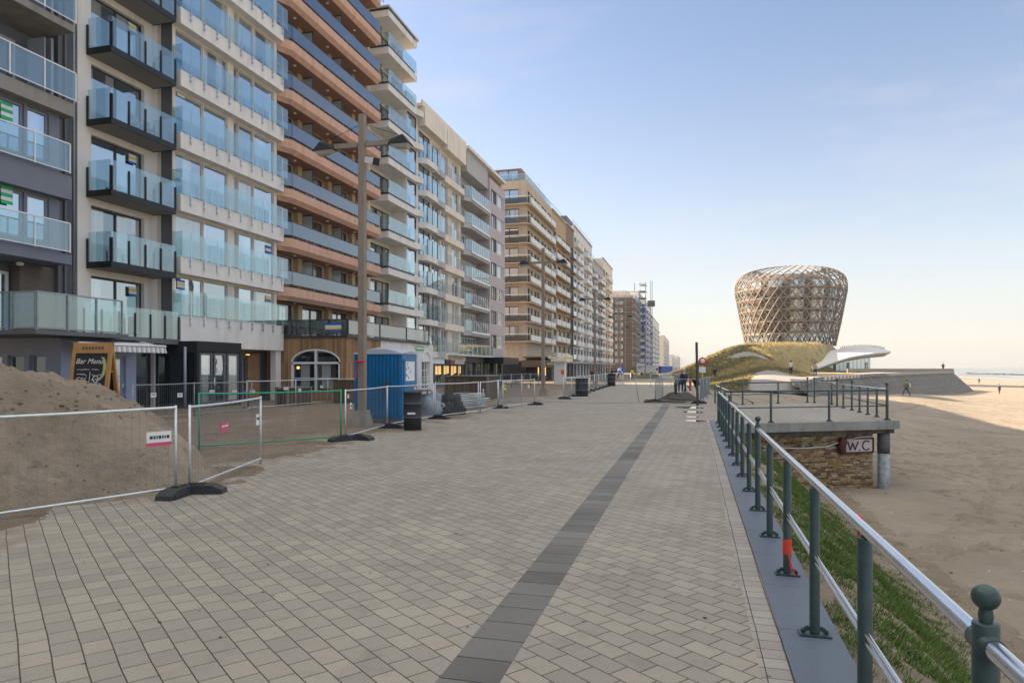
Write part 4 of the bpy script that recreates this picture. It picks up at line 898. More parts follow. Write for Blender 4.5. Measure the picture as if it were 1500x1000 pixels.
def drift(x, y):
    m = 0
    for cx, cy, rx, ry, h in ((-10.6, 11.8, 3.4, 2.2, 1), (-12.8, 15.2, 4.4, 1.9, .9), (-8.1, 9.6, 1.5, 2.0, .95), (-8.4, 6.0, 1.2, 2.2, 1), (-9.8, 18.2, 2.6, 1.6, .8), (-8.7, 13.4, 1.5, 2.4, .72), (-7.6, 21.5, .9, 1.6, .5), (-11, 16.5, 3.5, 3.5, .55), (-8.9, 23.5, 1.8, 3, .5)):
        d = ((x - cx) / rx) ** 2 + ((y - cy) / ry) ** 2; m = max(m, h * (1 - d))
    v = Vector((x, y, 0)); n = noise.noise(v * .9) * .55 + noise.noise(v * 2.7) * .3 + noise.noise(v * 8) * .16
    return -.012 + .055 * (min(m, .75) + n * (1 if m > -.6 else .3) - .28) if m > -1.2 else -.02
def pw(x, pts):
    if x <= pts[0][0]: return pts[0][1]
    for (a, b), (c, d) in zip(pts[:-1], pts[1:]):
        if x <= c:
            t = (x - a) / (c - a); return b + (d - b) * t
    return pts[-1][1]
def ss(t): t = max(0, min(1, t)); return t * t * (3 - 2 * t)
def zb(x, y):
    w = pw(y, [(-8, 3.0), (32, 3.2), (42, 10), (60, 26), (90, 46), (400, 55)])
    top = pw(y, [(36, -.14), (48, -.04)])
    t = (x - .93) / w
    low = pw(x, [(0, -2.2), (8, -2.4), (30, -2.5), (60, -2.75), (110, -3.4), (170, -4.05), (300, -4.6), (3000, -9)])
    z = top + (low - top) * ss(t) if t > 0 else top
    if y < 44 and x < .93: z = -.7
    z += .05 * noise.noise(Vector((x * .9, y * .9, 1))) * min(1, max(0, t * 3)) + .04 * noise.noise(Vector((x * 2.3, y * 2.3, 4))) * min(1, max(0, t * 3)) * (1 if y < 80 else 0)
    if y >= 44 and x < 0: z = -.12
    return z
TOE = [(45, 1.4), (100, -.3), (144, -2.4), (190, -9), (300, -15), (480, -17)]
RT = [(45, 5), (60, 7), (75, 10), (100, 17), (130, 19.5), (150, 21), (170, 23), (183, 26.5), (192, 35), (204, 40), (212, 44.5), (222, 46), (300, 46), (480, 30)]
CROWN = [(55, 7.5), (62, 8.5), (72, 12), (88, 20), (110, 30), (134, 41), (152, 48), (175, 48), (200, 51), (215, 58), (480, 70)]
SP = [(44, -1.2), (50, .2), (60, .6), (80, 1.1), (100, 1.9), (130, 4.7), (160, 6.6), (190, 8.1), (205, 8.7), (250, 8.7), (320, 5), (420, -1)]
def zh(x, y):
    s = pw(y, SP); tl = (x - pw(y, TOE)) / pw(y, [(45, 4), (70, 8), (140, 20), (200, 27), (400, 28)])
    tr = (pw(y, RT) - x) / pw(y, [(45, 4), (80, 7), (130, 11), (185, 9), (195, 6), (215, 7), (300, 30)])
    base = -.3; rb = -3.2 if y < 60 else pw(y, [(60, -1.6), (75, .6), (90, .75), (300, .75)])
    z = base + (s - base) * ss(tl)
    k = ss(tr)
    z = rb + (z - rb) * k
    cx_ = pw(y, CROWN)
    if x > cx_ - 1.5: z = z - (x - cx_ + 1.5) * 1.6
    if y < 62 and x > 5: z -= (x - 5) * .8
    z = max(z, -6)
    z += .25 * noise.noise(Vector((x * .12, y * .12, 9))) * ss(tl) * k + .1 * noise.noise(Vector((x * .6, y * .6, 2))) * ss(tl) * k
    return z
def grid(name, xs, ys, fn, m):
    mb = MB(); vs = [(x, y, fn(x, y)) for y in ys for x in xs]; nx = len(xs)
    fs = [(j * nx + i, j * nx + i + 1, (j + 1) * nx + i + 1, (j + 1) * nx + i) for j in range(len(ys) - 1) for i in range(nx - 1)]
    mb.add(vs, fs, True); return tag(mb.build(name, m), kind='structure')
def frange(a, b, s):
    o = []; x = a
    while x < b: o.append(x); x += s
    return o
xs = [.90] + frange(.98, 6, .16) + frange(6, 26, .25) + frange(26, 70, 2) + frange(70, 400, 15) + [400, 900, 3000]
ys = frange(-8, 24, .25) + frange(24, 60, .35) + frange(60, 180, 3) + frange(180, 1000, 40) + [1000, 3000]
grid('beach', xs, ys, zb, M['beach'])
def zbank(x, y):
    t = (x - .93) / 4.2; e = min(1, max(0, (y + 8) / 2), max(0, (34 - y) / 4)) * (1 if t < .75 else max(0, (1 - t) / .25))
    return zb(x, y) + (.022 + .05 * noise.noise(Vector((x * 1.7, y * 1.7, 7))) + .03 * noise.noise(Vector((x * 6, y * 6, 3)))) * e - (1 - min(1, e * 4)) * .05
grid('bank', [.95] + frange(1.0, 5.3, .1), frange(-8, 34, .12), zbank, M['bank'])
xs = frange(-19, 30, .8) + frange(30, 76, 1.6); ys = frange(44.6, 110, 1.2) + frange(110, 230, 2) + frange(230, 440, 6)
HILL = grid('hill', xs, ys, zh, M['hill'])
xs = frange(-17.5, -5.6, .09); ys = frange(3, 26, .1)
o = grid('loose_sand', xs, ys, drift, M['heap']); o['kind'] = 'stuff'
# sea with pale breakers
def seamat():
    m = bpy.data.materials.new('sea_water'); m.use_nodes = True; nt = m.node_tree; L = nt.links; b = nt.nodes['Principled BSDF']
    b.inputs['Base Color'].default_value = (.12, .15, .155, 1); b.inputs['Roughness'].default_value = .3
    geo = N(nt, 'ShaderNodeNewGeometry'); mp = N(nt, 'ShaderNodeMapping'); mp.inputs['Scale'].default_value = (.06, .015, 1); L.new(geo.outputs['Position'], mp.inputs[0])
    n = N(nt, 'ShaderNodeTexNoise'); n.inputs['Scale'].default_value = 1; n.inputs['Detail'].default_value = 8; L.new(mp.outputs[0], n.inputs['Vector'])
    r = N(nt, 'ShaderNodeMapRange'); r.inputs[1].default_value = .58; r.inputs[2].default_value = .66; L.new(n.outputs['Fac'], r.inputs[0])
    mx = N(nt, 'ShaderNodeMix', data_type='RGBA'); mx.inputs[6].default_value = (.13, .155, .16, 1); mx.inputs[7].default_value = (.5, .5, .48, 1); L.new(r.outputs[0], mx.inputs[0]); L.new(mx.outputs[2], b.inputs['Base Color'])
    bp = N(nt, 'ShaderNodeBump'); bp.inputs['Strength'].default_value = .6; bp.inputs['Distance'].default_value = .5; L.new(n.outputs['Fac'], bp.inputs['Height']); L.new(bp.outputs[0], b.inputs['Normal'])
    return m
SEA = seamat()
sheet('sea', [(150, -2000), (60000, -60000), (60000, 60000), (150, 60000)], -4.15, SEA)
pm = mat('wet_pool', (.12, .12, .12), .06, var=.1)
def pool(nm, cx, cy, rx, ry, rot, z, seed, m, lab=None, cat=None):
    mb = MB(); n = 48; vs = []
    for k in range(n):
        a = 2 * math.pi * k / n; rr = 1 + .3 * noise.noise(Vector((math.cos(a) * 1.3, math.sin(a) * 1.3, seed)))
        x, y = rx * rr * math.cos(a), ry * rr * math.sin(a)
        vs.append((cx + x * math.cos(rot) - y * math.sin(rot), cy + x * math.sin(rot) + y * math.cos(rot), z))
    mb.add(vs, [tuple(range(n))]); return tag(mb.build(nm, m), lab, cat, kind='structure' if not cat else None)
pool('tidal_pool', 80, 150, 10, 90, R(-12), -2.86, 4, pm); pool('tidal_pool', 140, 300, 14, 200, R(-6), -3.6, 7, pm)
# low rock groyne at the tide line
mb = MB()
for i in range(170):
    y = 380 + i * 2.6 + random.uniform(-1, 1); x = 238 + i * .25 + random.uniform(-1.2, 1.2); s = random.uniform(.9, 1.9)
    mb.ball((x, y, -4.1), s, 6, (random.uniform(.8, 1.4), random.uniform(.9, 1.6), random.uniform(.45, .8)))
tag(mb.build('breakwater', M['blackm']), 'low dark line of breakwater rocks at the water edge', 'breakwater')
# puddles on the paving
pud = mat('puddle_water', (.10, .10, .10), .02, var=.05, spec=1)
pb = pud.node_tree.nodes['Principled BSDF']; pb.inputs['IOR'].default_value = 1.9
for i, (x, y, a, b, lab) in enumerate(((-.1, 32.2, .62, .8, 'bright puddle nearest the fenced pit'), (.0, 28.9, .42, .55, 'small bright puddle with a dark stone in it'), (-.05, 26.0, .3, .3, 'smallest bright puddle on the pale paving'), (.1, 24.1, .36, .42, 'bright puddle farthest from the fenced pit'))):
    pool('puddle', x, y, a, b, .3, .008, i * 3.1, pud, lab, 'puddle')

# ------------------------------------------------------------------ WC platform
PP = [(.95, 22.95), (2.0, 23.5), (6.9, 26.2), (6.9, 36.2), (5.9, 38.9), (2.0, 35.2), (.95, 34.3)]
r = empty('beach_platform', 'concrete viewing platform over stone walled toilets beside the promenade', 'platform')
mb = MB(); mb.prism(PP, -.30, -.01); mb.build('deck_slab', mat('mossy_concrete_edge', (.27, .275, .255), .85, var=.3, scale=1.7, bump=.3, stain=.75), r)
top = MB(); top.add([(x, y, -.006) for x, y in [(1.0, 23.05), (2.0, 23.6), (6.75, 26.25), (6.75, 36.1), (5.85, 38.7), (2.0, 35.05), (1.0, 34.2)]], [tuple(range(7))]); top.build('deck_paving', M['soldier'], r)
def inset(poly, d):
    c = Vector((sum(p[0] for p in poly) / len(poly), sum(p[1] for p in poly) / len(poly)))
    return [tuple(Vector(p) + (c - Vector(p)).normalized() * d) for p in poly]
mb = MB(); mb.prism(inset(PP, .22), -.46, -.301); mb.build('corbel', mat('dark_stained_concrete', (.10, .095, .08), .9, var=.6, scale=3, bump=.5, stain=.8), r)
WL = [(.96, 23.5), (2.1, 24.0), (6.05, 26.2), (6.05, 35.8), (5.4, 37.8), (2.2, 34.8), (.96, 34)]
mb = MB(); mb.prism(WL, -3.2, -.461); mb.build('stone_wall', M['stonewall'], r)
mb = MB(); rw = random.Random(77); d_ = Vector((6.05 - 2.1, 26.2 - 24.0, 0)).normalized(); n_ = Vector((d_.y, -d_.x, 0)); O_ = Vector((2.1, 24.0, 0)); LW_ = (Vector((6.05, 26.2, 0)) - O_).length; z = -3.0
while z < -.50:
    hh = min(rw.uniform(.045, .085), -.47 - z); s = -1.25
    while s < LW_ - .02:
        l = min(rw.uniform(.1, .34), LW_ - s); o_ = rw.uniform(.004, .032); mb.m = rw.choice((0, 0, 1, 1, 2, 3, 4)); j = .008
        a_, b_ = O_ + d_ * (s + j / 2), O_ + d_ * (s + l - j / 2); q = rw.uniform(.002, .008)
        P_ = lambda v, of, zz: (v.x + n_.x * of, v.y + n_.y * of, zz)
        e = .006
        mb.add([P_(a_, 0, z + j / 2), P_(b_, 0, z + j / 2), P_(b_, 0, z + hh - j / 2), P_(a_, 0, z + hh - j / 2), P_(a_ + d_ * e, o_, z + j / 2 + q), P_(b_ - d_ * e, o_ + rw.uniform(-.004, .004), z + j / 2 + q), P_(b_ - d_ * e, o_, z + hh - j / 2 - q), P_(a_ + d_ * e, o_ + rw.uniform(-.004, .004), z + hh - j / 2 - q)], [(4, 5, 6, 7), (0, 1, 5, 4), (1, 2, 6, 5), (2, 3, 7, 6), (3, 0, 4, 7)]); s += l
    z += hh
mb.build('rough_stone_facing', [mat('stone_tone_' + k, c_, .85, var=.3, scale=12, bump=.5, bscale=50) for k, c_ in (('ochre', (.27, .18, .085)), ('straw', (.33, .25, .135)), ('brown', (.11, .07, .045)), ('rust', (.18, .105, .055)), ('pale', (.40, .34, .24)))], r)
mb = MB(); c = (6.42, 26.3); mb.tube([(c[0], c[1], -3), (c[0], c[1], -1.15)], .19, 20); mb.build('painted_column_base', mat('peeling_paint', (.31, .35, .37), .8, var=.5, scale=7, bump=.4, stain=.8), r)
mb = MB(); mb.tube([(c[0], c[1], -1.15), (c[0], c[1], -.47)], .2, 20); mb.build('column', mat('dark_column', (.12, .12, .13), .8, var=.5, scale=5, bump=.3), r)
# sign along the front wall
d = Vector((6.05 - 2.1, 26.2 - 24.0, 0)).normalized(); nrm = Vector((d.y, -d.x, 0)); O = Vector((2.1, 24.0, 0)); LW = (Vector((6.05, 26.2, 0)) - O).length
def onwall(s, off, z): return tuple(O + d * s + nrm * (off + .035) + Vector((0, 0, z)))
sg = empty('toilet_sign', 'white W.C sign with dark red letters on the stone wall', 'sign')
s0, s1, z0, z1 = LW - 1.2, LW - .06, -1.10, -.62
mb = MB(); mb.add([onwall(s0, .05, z0), onwall(s1, .05, z0), onwall(s1, .05, z1), onwall(s0, .05, z1), onwall(s0, .002, z0), onwall(s1, .002, z0), onwall(s1, .002, z1), onwall(s0, .002, z1)], [(0, 1, 2, 3), (0, 4, 5, 1), (3, 2, 6, 7), (0, 3, 7, 4), (1, 5, 6, 2)]); mb.build('board', mat('old_white_board', (.55, .50, .49), .7, var=.12, scale=9, stain=.5), sg)
mb = MB()
for a, b, c_, e in ((s0, z0, s1, z0), (s0, z1, s1, z1), (s0, z0, s0, z1), (s1, z0, s1, z1)): mb.bar(onwall(a, .058, b), onwall(c_, .058, e), .05, .05)
mb.build('sign_frame', M['darkred'], sg)
mb = MB(); W = lambda s, z: onwall(s0 + s, .062, z0 + z)
pts = [(.10, .38), (.21, .09), (.30, .34), (.39, .09), (.53, .38)]
for p, q in zip(pts[:-1], pts[1:]): mb.bar(W(*p), W(*q), .02, .04)
mb.bar(W(.555, .08), W(.60, .08), .02, .045)
cp = [(.86 + .155 * math.cos(R(t)), .235 + .155 * math.sin(R(t))) for t in range(45, 316, 18)]
for p, q in zip(cp[:-1], cp[1:]): mb.bar(W(*p), W(*q), .02, .038)
mb.build('lettering', M['darkred'], sg)
mb = MB(); mb.ball(onwall(s0 - .18, .1, -.85), .17, 10, (.8, .8, 1.9)); mb.ball(onwall(s0 - .12, .12, -.72), .12, 8, (1, .8, 1.4)); tag(mb.build('hanging_cloth', M['darkred']), 'dark red bundle hanging from the wall next to the W.C sign', 'cloth')
mb = MB(); mb.tube([onwall(.1, .06, -.80), onwall(1.5, .06, -.90), onwall(2.6, .06, -.86), onwall(s0, .07, -.66), onwall(s0 + .5, .07, -.58), onwall(s1, .07, -.57)], .016, 6); tag(mb.build('cable', M['whitem']), 'thin white cable strung along the stone toilet wall', 'cable')

# ------------------------------------------------------------------ railings
r = empty('railing', 'dark green steel railing with stainless handrail along the promenade edge', 'railing', (.79, 0, 0))
PR = 1.385
def post_mesh(h=1.0):
    mb = MB(); mb.lathe([(.0, h), (.031, h), (.0335, h - .004), (.0335, 0.02)], 20); mb.lathe([(.018, h), (.012, h + .05)], 10); return mb.mesh('post', M['postgreen'])
def plate_mesh():
    mb = MB(); mb.box(-.1, .1, -.055, .055, .002, .014)
    for x in (-.075, .075):
        mb.tube([(x, 0, .014), (x, 0, .04)], .011, 8)
    mb.bar((-.08, 0, .02), (-.035, 0, .05), .012, .03); mb.bar((.08, 0, .02), (.035, 0, .05), .012, .03)
    return mb.mesh('base_plate', M['postgreen'])
def newel_mesh(h=1.1):
    mb = MB(); mb.lathe([(0, h + .02), (.032, h + .02), (.034, h + .016), (.034, 0.02)], 28); mb.lathe([(.017, h + .02), (.019, h + .04), (.016, h + .06)], 16); mb.ball((0, 0, h + .09), .036, 32, (1, 1, .98))
    mb.tube([(0, -.06, h - .04), (0, .06, h - .04)], .033, 18)
    return mb.mesh('newel_post', M['postgreen'])
pmesh, plm, nm = post_mesh(.985), plate_mesh(), newel_mesh(1.06)
Y = 2.18 - PR * 3; i = -3
while Y < 23.5:
    ball = (i % 5 == 0)
    o = link('newel_post' if ball else 'post', nm if ball else pmesh, r, (0, Y, .012)); link('base_plate', plm, o)
    if i == 3:
        t = MB(); t.lathe([(.036, .31), (.039, .29), (.036, .25), (.038, .21), (.036, .18)], 14); t.bar((.0, -.043, .2), (.03, -.05, .03), .006, .008); t.bar((.0, -.043, .2), (.05, -.09, .02), .006, .008); t.build('red_tape', mat('red_tape', (.65, .05, .02), .5, var=.2, scale=40), o, (0, 0, 0))['label'] = 'frayed red tape wound round the foot of a post'
    Y += PR; i += 1
mb = MB(); mb.tube([(0, -3, 1.035), (0, 23.7, 1.035)], .027, 28, False); mb.build('handrail', M['steel'], r)
mb = MB(); mb.tube([(-.0, -3, .55), (-.0, 23.7, .55)], .013, 16, False); mb.tube([(.0, -3, .51), (.0, 23.7, .51)], .012, 16, False); mb.build('mid_rail', M['steel'], r)
mb = MB(); mb.tube([(.045, 21.6, .62), (-.05, 21.6, .5)], .05, 8); mb.build('green_tape', M['green'], r)
def prail(label, pts, h=1.06, ball=(), steel=True, z=-.006, n=1, name='railing'):
    r = empty(name, label, 'railing', (pts[0][0], pts[0][1], 0)); ox, oy = pts[0][0], pts[0][1]
    for k, p in enumerate(pts):
        zz = p[2] if len(p) > 2 else z
        q = MB(); q.lathe([(0, h + (.08 if k in ball else 0)), (.04, h + (.08 if k in ball else 0)), (.04, 0)], 12)
        if k in ball: q.ball((0, 0, h + .17), .06, 12); q.lathe([(.02, h + .08), (.02, h + .13)], 8)
        o = q.build('newel_post' if k in ball else 'post', M['postgreen'], r, (p[0] - ox, p[1] - oy, zz)); link('base_plate', plm, o)
    q = MB(); q.tube([(p[0] - ox, p[1] - oy, (p[2] if len(p) > 2 else z) + h - .02) for p in pts], .032, 12); q.build('handrail', M['steel'] if steel else M['postgreen'], r)
    q = MB(); q.tube([(p[0] - ox, p[1] - oy, (p[2] if len(p) > 2 else z) + .5) for p in pts], .02, 10); q.build('mid_rail', M['postgreen'], r)
    return r
prail('front railing of the viewing platform above the W.C sign', [(1.0, 23.35), (2.5, 24.05), (4.47, 25.15), (6.54, 26.3)], 1.06, (), False)
prail('right side railing of the viewing platform facing the beach', [(6.56, 26.45), (6.56, 27.8), (6.56, 29.15), (6.56, 30.5), (6.56, 31.9), (6.56, 33.6)], 1.08, (0, 4))
prail('rear railing of the viewing platform towards the grass hill', [(1.3, 34.6), (2.37, 35.35), (4.2, 37.1), (5.8, 38.55)], 1.1, (3,), False)
prail('short railing at the platform stair opening', [(6.1, 38.3), (6.62, 36.6), (6.6, 35.2)], 1.1, (0, 2))
prail('stainless handrail sloping down behind the platform', [(1.1, 36.5, -.05), (1.9, 36.9, -.4), (3.0, 37.4, -.95)], 1.0, ())

# ------------------------------------------------------------------ casino rotunda
def rotunda():
    cx, cy, g = 28.1, 219.6, 8.4
    r = empty('rotunda', 'round latticed tower building widening upwards on top of the grass hill', 'building', (cx, cy, g))
    P = [(0, 12.5), (3.4, 13.2), (6.7, 13.9), (10, 14.5), (13.3, 15.1), (16.2, 15.6), (18.4, 15.6), (20.0, 15.0), (21.2, 13.9), (22.1, 12.2), (22.8, 9.8), (23.2, 6)]
    def rad(z): return pw(z, P)
    wl = MB(); wl.lathe([(rad(z) - 1.5, z) for z in (3.0, 6.7, 10, 13.3, 16.2, 18.0)] + [(11.2, 19.6), (9, 20.6), (0, 20.9)], 48); wl.build('inner_wall', mat('dark_brown_wall', (.13, .10, .085), .8, var=.2, scale=.4), r)
    g0 = MB(); g0.lathe([(rad(0) - .9, -1), (rad(0) - .9, 3.0), (rad(3) - .9, 3.0)], 48, smooth=False); g0.build('glass_base', M['winA'], r)
    b = MB(); b.lathe([(rad(3) - .85, 3.0), (rad(3) - .85, 3.4)], 48); b.build('cornice', M['cream'], r)
    wp = cached('rotpane', lambda: None)
    for k, z in enumerate((3.7, 6.95, 10.25, 13.5, 16.3)):
        for j in range(15):
            t = R(24) * j + .12
            if (j in (9, 10) and k < 4): continue
            ro = rad(z) - 1.42; q = MB(); h = 2.35 if k < 4 else 2.0; nseg = 4; wd = R(15)
            vs = []
            for s in range(nseg + 1):
                a = t - wd / 2 + wd * s / nseg
                vs += [(ro * math.cos(a), ro * math.sin(a), z), ((rad(z + h) - 1.42) * math.cos(a), (rad(z + h) - 1.42) * math.sin(a), z + h)]
            q.add(vs, [(2 * s, 2 * s + 2, 2 * s + 3, 2 * s + 1) for s in range(nseg)])
            if math.sin(t) < .35: q.build('window', M['rotglass'], r)
    lt = MB(); n = 40; rows = []
    zs = [0, 1.68, 3.4, 5.05, 6.7, 8.35, 10, 11.65, 13.3, 14.8, 16.2, 17.6, 18.8, 19.9, 20.8, 21.6, 22.3, 22.9]
    def pt(i, k): a = 2 * math.pi * (i + (.5 if k % 2 else 0)) / n; return Vector((rad(zs[k]) * math.cos(a), rad(zs[k]) * math.sin(a), zs[k]))
    for k in range(len(zs) - 1):
        wdt = .27 if zs[k] < 20 else .2
        for i in range(n):
            p = pt(i, k)
            if k % 2: a, b_ = pt(i, k + 1), pt(i + 1, k + 1)
            else: a, b_ = pt(i, k + 1), pt(i - 1, k + 1)
            lt.bar(p, a, wdt, wdt); lt.bar(p, b_, wdt, wdt)
    # second finer family, half a cell round, between the floors
    for k in range(0, 9):
        for i in range(n):
            a1 = 2 * math.pi * (i + .5) / n; a2 = 2 * math.pi * (i + (.0 if k % 2 == 0 else 1)) / n
            z0_, z1_ = zs[k], zs[k + 1]
    lt.build('lattice', mat('warm_grey_lattice', (.20, .17, .14), .6, .1, var=.1, scale=.5), r)
    rg = MB()
    for z in (3.4, 6.7, 10, 13.3, 16.2):
        for (w0, w1, h) in ((.0, .35, .3),):
            rg.lathe([(rad(z) - w1, z - h / 2), (rad(z) + .03, z - h / 2), (rad(z) + .03, z + h / 2), (rad(z) - w1, z + h / 2)], 80, smooth=False)
    for z in (5.05, 8.35, 11.65): rg.lathe([(rad(z) - .1, z - .05), (rad(z) + .02, z - .05), (rad(z) + .02, z + .05)], 80)
    rg.build('floor_rings', mat('ring_timber', (.24, .19, .14), .7), r)
M['rotglass'] = window_glass('rotunda_glass', (.22, .25, .30), (.55, .57, .62), .65, .5)
rotunda()
def casino_pavilion():
    r = empty('beach_pavilion', 'low white swooping roof pavilion with long glass front right of the rotunda', 'building')
    front = [(1190, 541, 172), (1203, 536.5, 173), (1222, 529.5, 175), (1245, 522.5, 177), (1268, 518.5, 180), (1290, 516, 183), (1305, 514.8, 186)]
    back = [(1183, 531, 178), (1190, 524, 182), (1208, 516, 188), (1232, 510.5, 194), (1258, 508, 198), (1283, 509, 200), (1304, 514, 189)]
    a = math.atan(.265)
    def P(px, py, t): u = (px - 750) / 1000; return Vector((t * (-math.sin(a) + u * math.cos(a)), t * (math.cos(a) + u * math.sin(a)), 1.8 + (539 - py) * t / 1000))
    f = [P(*q) for q in front]; b = [P(*q) for q in back]
    def dense(pts, k=5):
        o = []
        for i in range(len(pts) - 1):
            p0, p1, p2, p3 = pts[max(i - 1, 0)], pts[i], pts[i + 1], pts[min(i + 2, len(pts) - 1)]
            for j in range(k):
                t = j / k; o.append(.5 * ((2 * p1) + (p2 - p0) * t + (2 * p0 - 5 * p1 + 4 * p2 - p3) * t * t + (3 * p1 - p0 - 3 * p2 + p3) * t ** 3))
        return o + [pts[-1]]
    f, b = dense(f), dense(b)
    m = MB(); n = len(f); lo = [p - Vector((0, 0, .32)) for p in f]; inn = [p + Vector((-.6, 5, -1.3)) for p in f]
    m.add(f + b + lo + inn, [(i, i + 1, n + i + 1, n + i) for i in range(n - 1)] + [(i, 2 * n + i, 2 * n + i + 1, i + 1) for i in range(n - 1)] + [(2 * n + i, 3 * n + i, 3 * n + i + 1, 2 * n + i + 1) for i in range(n - 1)], False)
    m.build('roof', M['whiteroof'], r)
    g = MB(); k = 18
    for i in range(k):
        t0, t1 = i / k, (i + 1) / k
        def at(t):
            t = t * (n - 7) ; j = min(int(t), n - 8); q = inn[j].lerp(inn[j + 1], t - j); return q
        p, q = at(t0 * .96 + .04), at(t1 * .96 + .04 - .006)
        g.add([(p.x, p.y, 1.1), (q.x, q.y, 1.1), (q.x, q.y, q.z), (p.x, p.y, p.z)], [(0, 1, 2, 3)])
    g.build('glass_front', M['winpav'], r)
    d = MB()
    for t in (.5, .68, .93):
        p = at(t); q = at(t + .02)
        for s in (p, q): d.box(s.x - .08, s.x + .08, s.y - .25, s.y - .1, 1.1, 3.3)
        d.bar((p.x, p.y - .17, 3.3), (q.x, q.y - .17, 3.3), .12, .12)
    d.build('door_frame', M['dframe'], r)
    d = MB()
    for i in range(26):
        t = i / 26; j = 15 + t * 13; jj = int(j); p = b[jj].lerp(b[jj + 1], j - jj); d.box(p.x - .08, p.x + .08, p.y - .08, p.y + .08, p.z - .1, p.z + .45 + (.25 if i % 3 else .1))
    d.build('roof_posts', M['dframe'], r)
    return f, b
M['whiteroof'] = mat('white_roof_render', (.60, .57, .56), .7, var=.05, scale=.2)
M['winpav'] = window_glass('pale_front_glass', (.32, .42, .45), (.5, .6, .62), .5, .5)
casino_pavilion()
# ------------------------------------------------------------------ dike with stepped face below the hill
r = empty('sea_dike', 'sloping paved sea dike with toothed kerb running out towards the beach', 'dike')
cr = [(8.5, 62), (12, 72), (20, 88), (30, 110), (41, 134), (49.5, 152), (50.5, 170), (50, 215)]
def off(p, q, dist): d_ = Vector((q[0] - p[0], q[1] - p[1])).normalized(); return Vector((d_.y, -d_.x)) * dist
mb = MB(); z = .95; top_ = [(x, y, pw(y, [(60, .15), (75, .75), (100, .9)])) for x, y in cr]; toe = []; inn_ = []
for i, p in enumerate(cr):
    q = cr[min(i + 1, len(cr) - 1)]; p0 = cr[max(i - 1, 0)]; o_ = off(p0, q, 4.6 if i < 5 else 4.0); toe.append((p[0] + o_.x, p[1] + o_.y, -3.3)); o_ = off(p0, q, -.3 - i * 2.6); inn_.append((p[0] + o_.x, p[1] + o_.y, top_[i][2] + .1))
n = len(cr); mb.add(top_ + toe, [(i, n + i, n + i + 1, i + 1) for i in range(n - 1)]); mb.build('sloping_face', brickmat('dike_blocks', (.15, .14, .125), (.115, .108, .098), (.08, .075, .07), 1.2, .6, .03, 0, 'side', bump=.6), r)
mb = MB(); mb.add(top_ + inn_, [(i, i + 1, n + i + 1, n + i) for i in range(n - 1)]); mb.build('dike_top', M['sandconc'] if 'sandconc' in M else M['paleconc'], r)
mb = MB()
for i in range(n - 2):
    p, q = Vector(top_[i]), Vector(top_[i + 1]); L_ = (q - p).length; k = int(L_ / 1.25)
    for j in range(k):
        c_ = p.lerp(q, j / k); e = p.lerp(q, (j + .55) / k); mb.bar(c_ + Vector((0, 0, .12)), e + Vector((0, 0, .12)), .4, .35)
mb.build('toothed_kerb', M['paleconc'], r)
mb = MB(); mb.bar(Vector((30, 150, 1.3)), Vector((49.5, 152, 1.3)), .5, .8); mb.build('low_wall', M['paleconc'], r)
# paths over the hill, laid 6 cm above the ground
def strip(name, pts, m, lift=.07):
    mb = MB(); vs = []; fs = []
    res = []
    for (x0, y0, w0), (x1, y1, w1) in zip(pts[:-1], pts[1:]):
        n = max(2, int(math.hypot(x1 - x0, y1 - y0) / 1.5))
        for i in range(n): t = i / n; res.append((x0 + (x1 - x0) * t, y0 + (y1 - y0) * t, w0 + (w1 - w0) * t))
    res.append(pts[-1]); K = 7
    for i, (x, y, w) in enumerate(res):
        a, b = res[max(i - 1, 0)], res[min(i + 1, len(res) - 1)]; d = Vector((b[0] - a[0], b[1] - a[1])).normalized(); nn = Vector((d.y, -d.x))
        for k in range(K):
            t = (k / (K - 1) - .5) * w; X_, Y_ = x + nn.x * t, y + nn.y * t
            vs.append((X_, Y_, max(zh(X_, Y_), zb(X_, Y_)) + lift))
    for i in range(len(res) - 1):
        for k in range(K - 1): fs.append((i * K + k, i * K + k + 1, (i + 1) * K + k + 1, (i + 1) * K + k))
    mb.add(vs, fs, True); return tag(mb.build(name, m), kind='structure')
#PATHS
# ------------------------------------------------------------------ paths on the hill
def drape(name, poly, m, lift=.06, step=1.0):
    """polygon laid over the terrain as a fine fan grid"""
    mb = MB(); c = Vector((sum(p[0] for p in poly) / len(poly), sum(p[1] for p in poly) / len(poly))); pts = []
    for a, b in zip(poly, poly[1:] + poly[:1]):
        n = max(1, int(math.hypot(a[0] - b[0], a[1] - b[1]) / step)); pts += [(a[0] + (b[0] - a[0]) * i / n, a[1] + (b[1] - a[1]) * i / n) for i in range(n)]
    K = 10; n = len(pts); H_ = lambda x, y: (x, y, max(zh(x, y), zb(x, y)) + lift)
    vs = [H_(c.x, c.y)] + [H_(c.x + (p[0] - c.x) * k / K, c.y + (p[1] - c.y) * k / K) for k in range(1, K + 1) for p in pts]
    fs = [(0, 1 + i, 1 + (i + 1) % n) for i in range(n)] + [(1 + k * n + i, 1 + (k + 1) * n + i, 1 + (k + 1) * n + (i + 1) % n, 1 + k * n + (i + 1) % n) for k in range(K - 1) for i in range(n)]
    mb.add(vs, fs, True); return tag(mb.build(name, m), kind='structure')
DR = dict(APRON=[], PATH1=[], PATH2=[])
APRON = [(4.4, 62.5), (5.4, 72), (7.6, 92), (9.4, 96), (11.5, 90), (12.6, 80), (11.6, 70), (8.6, 63), (5.5, 60)]
drape('concrete_ramp', APRON, M['paleconc'], .1)
strip('hill_path', [(9, 165, 2.5), (11, 152, 3.2), (14, 141, 3.4), (16, 128, 3.2), (17.2, 116, 3.2), (17.6, 104, 3.2), (16.8, 92, 3), (15, 82, 3)], M['paleconc'], .09)
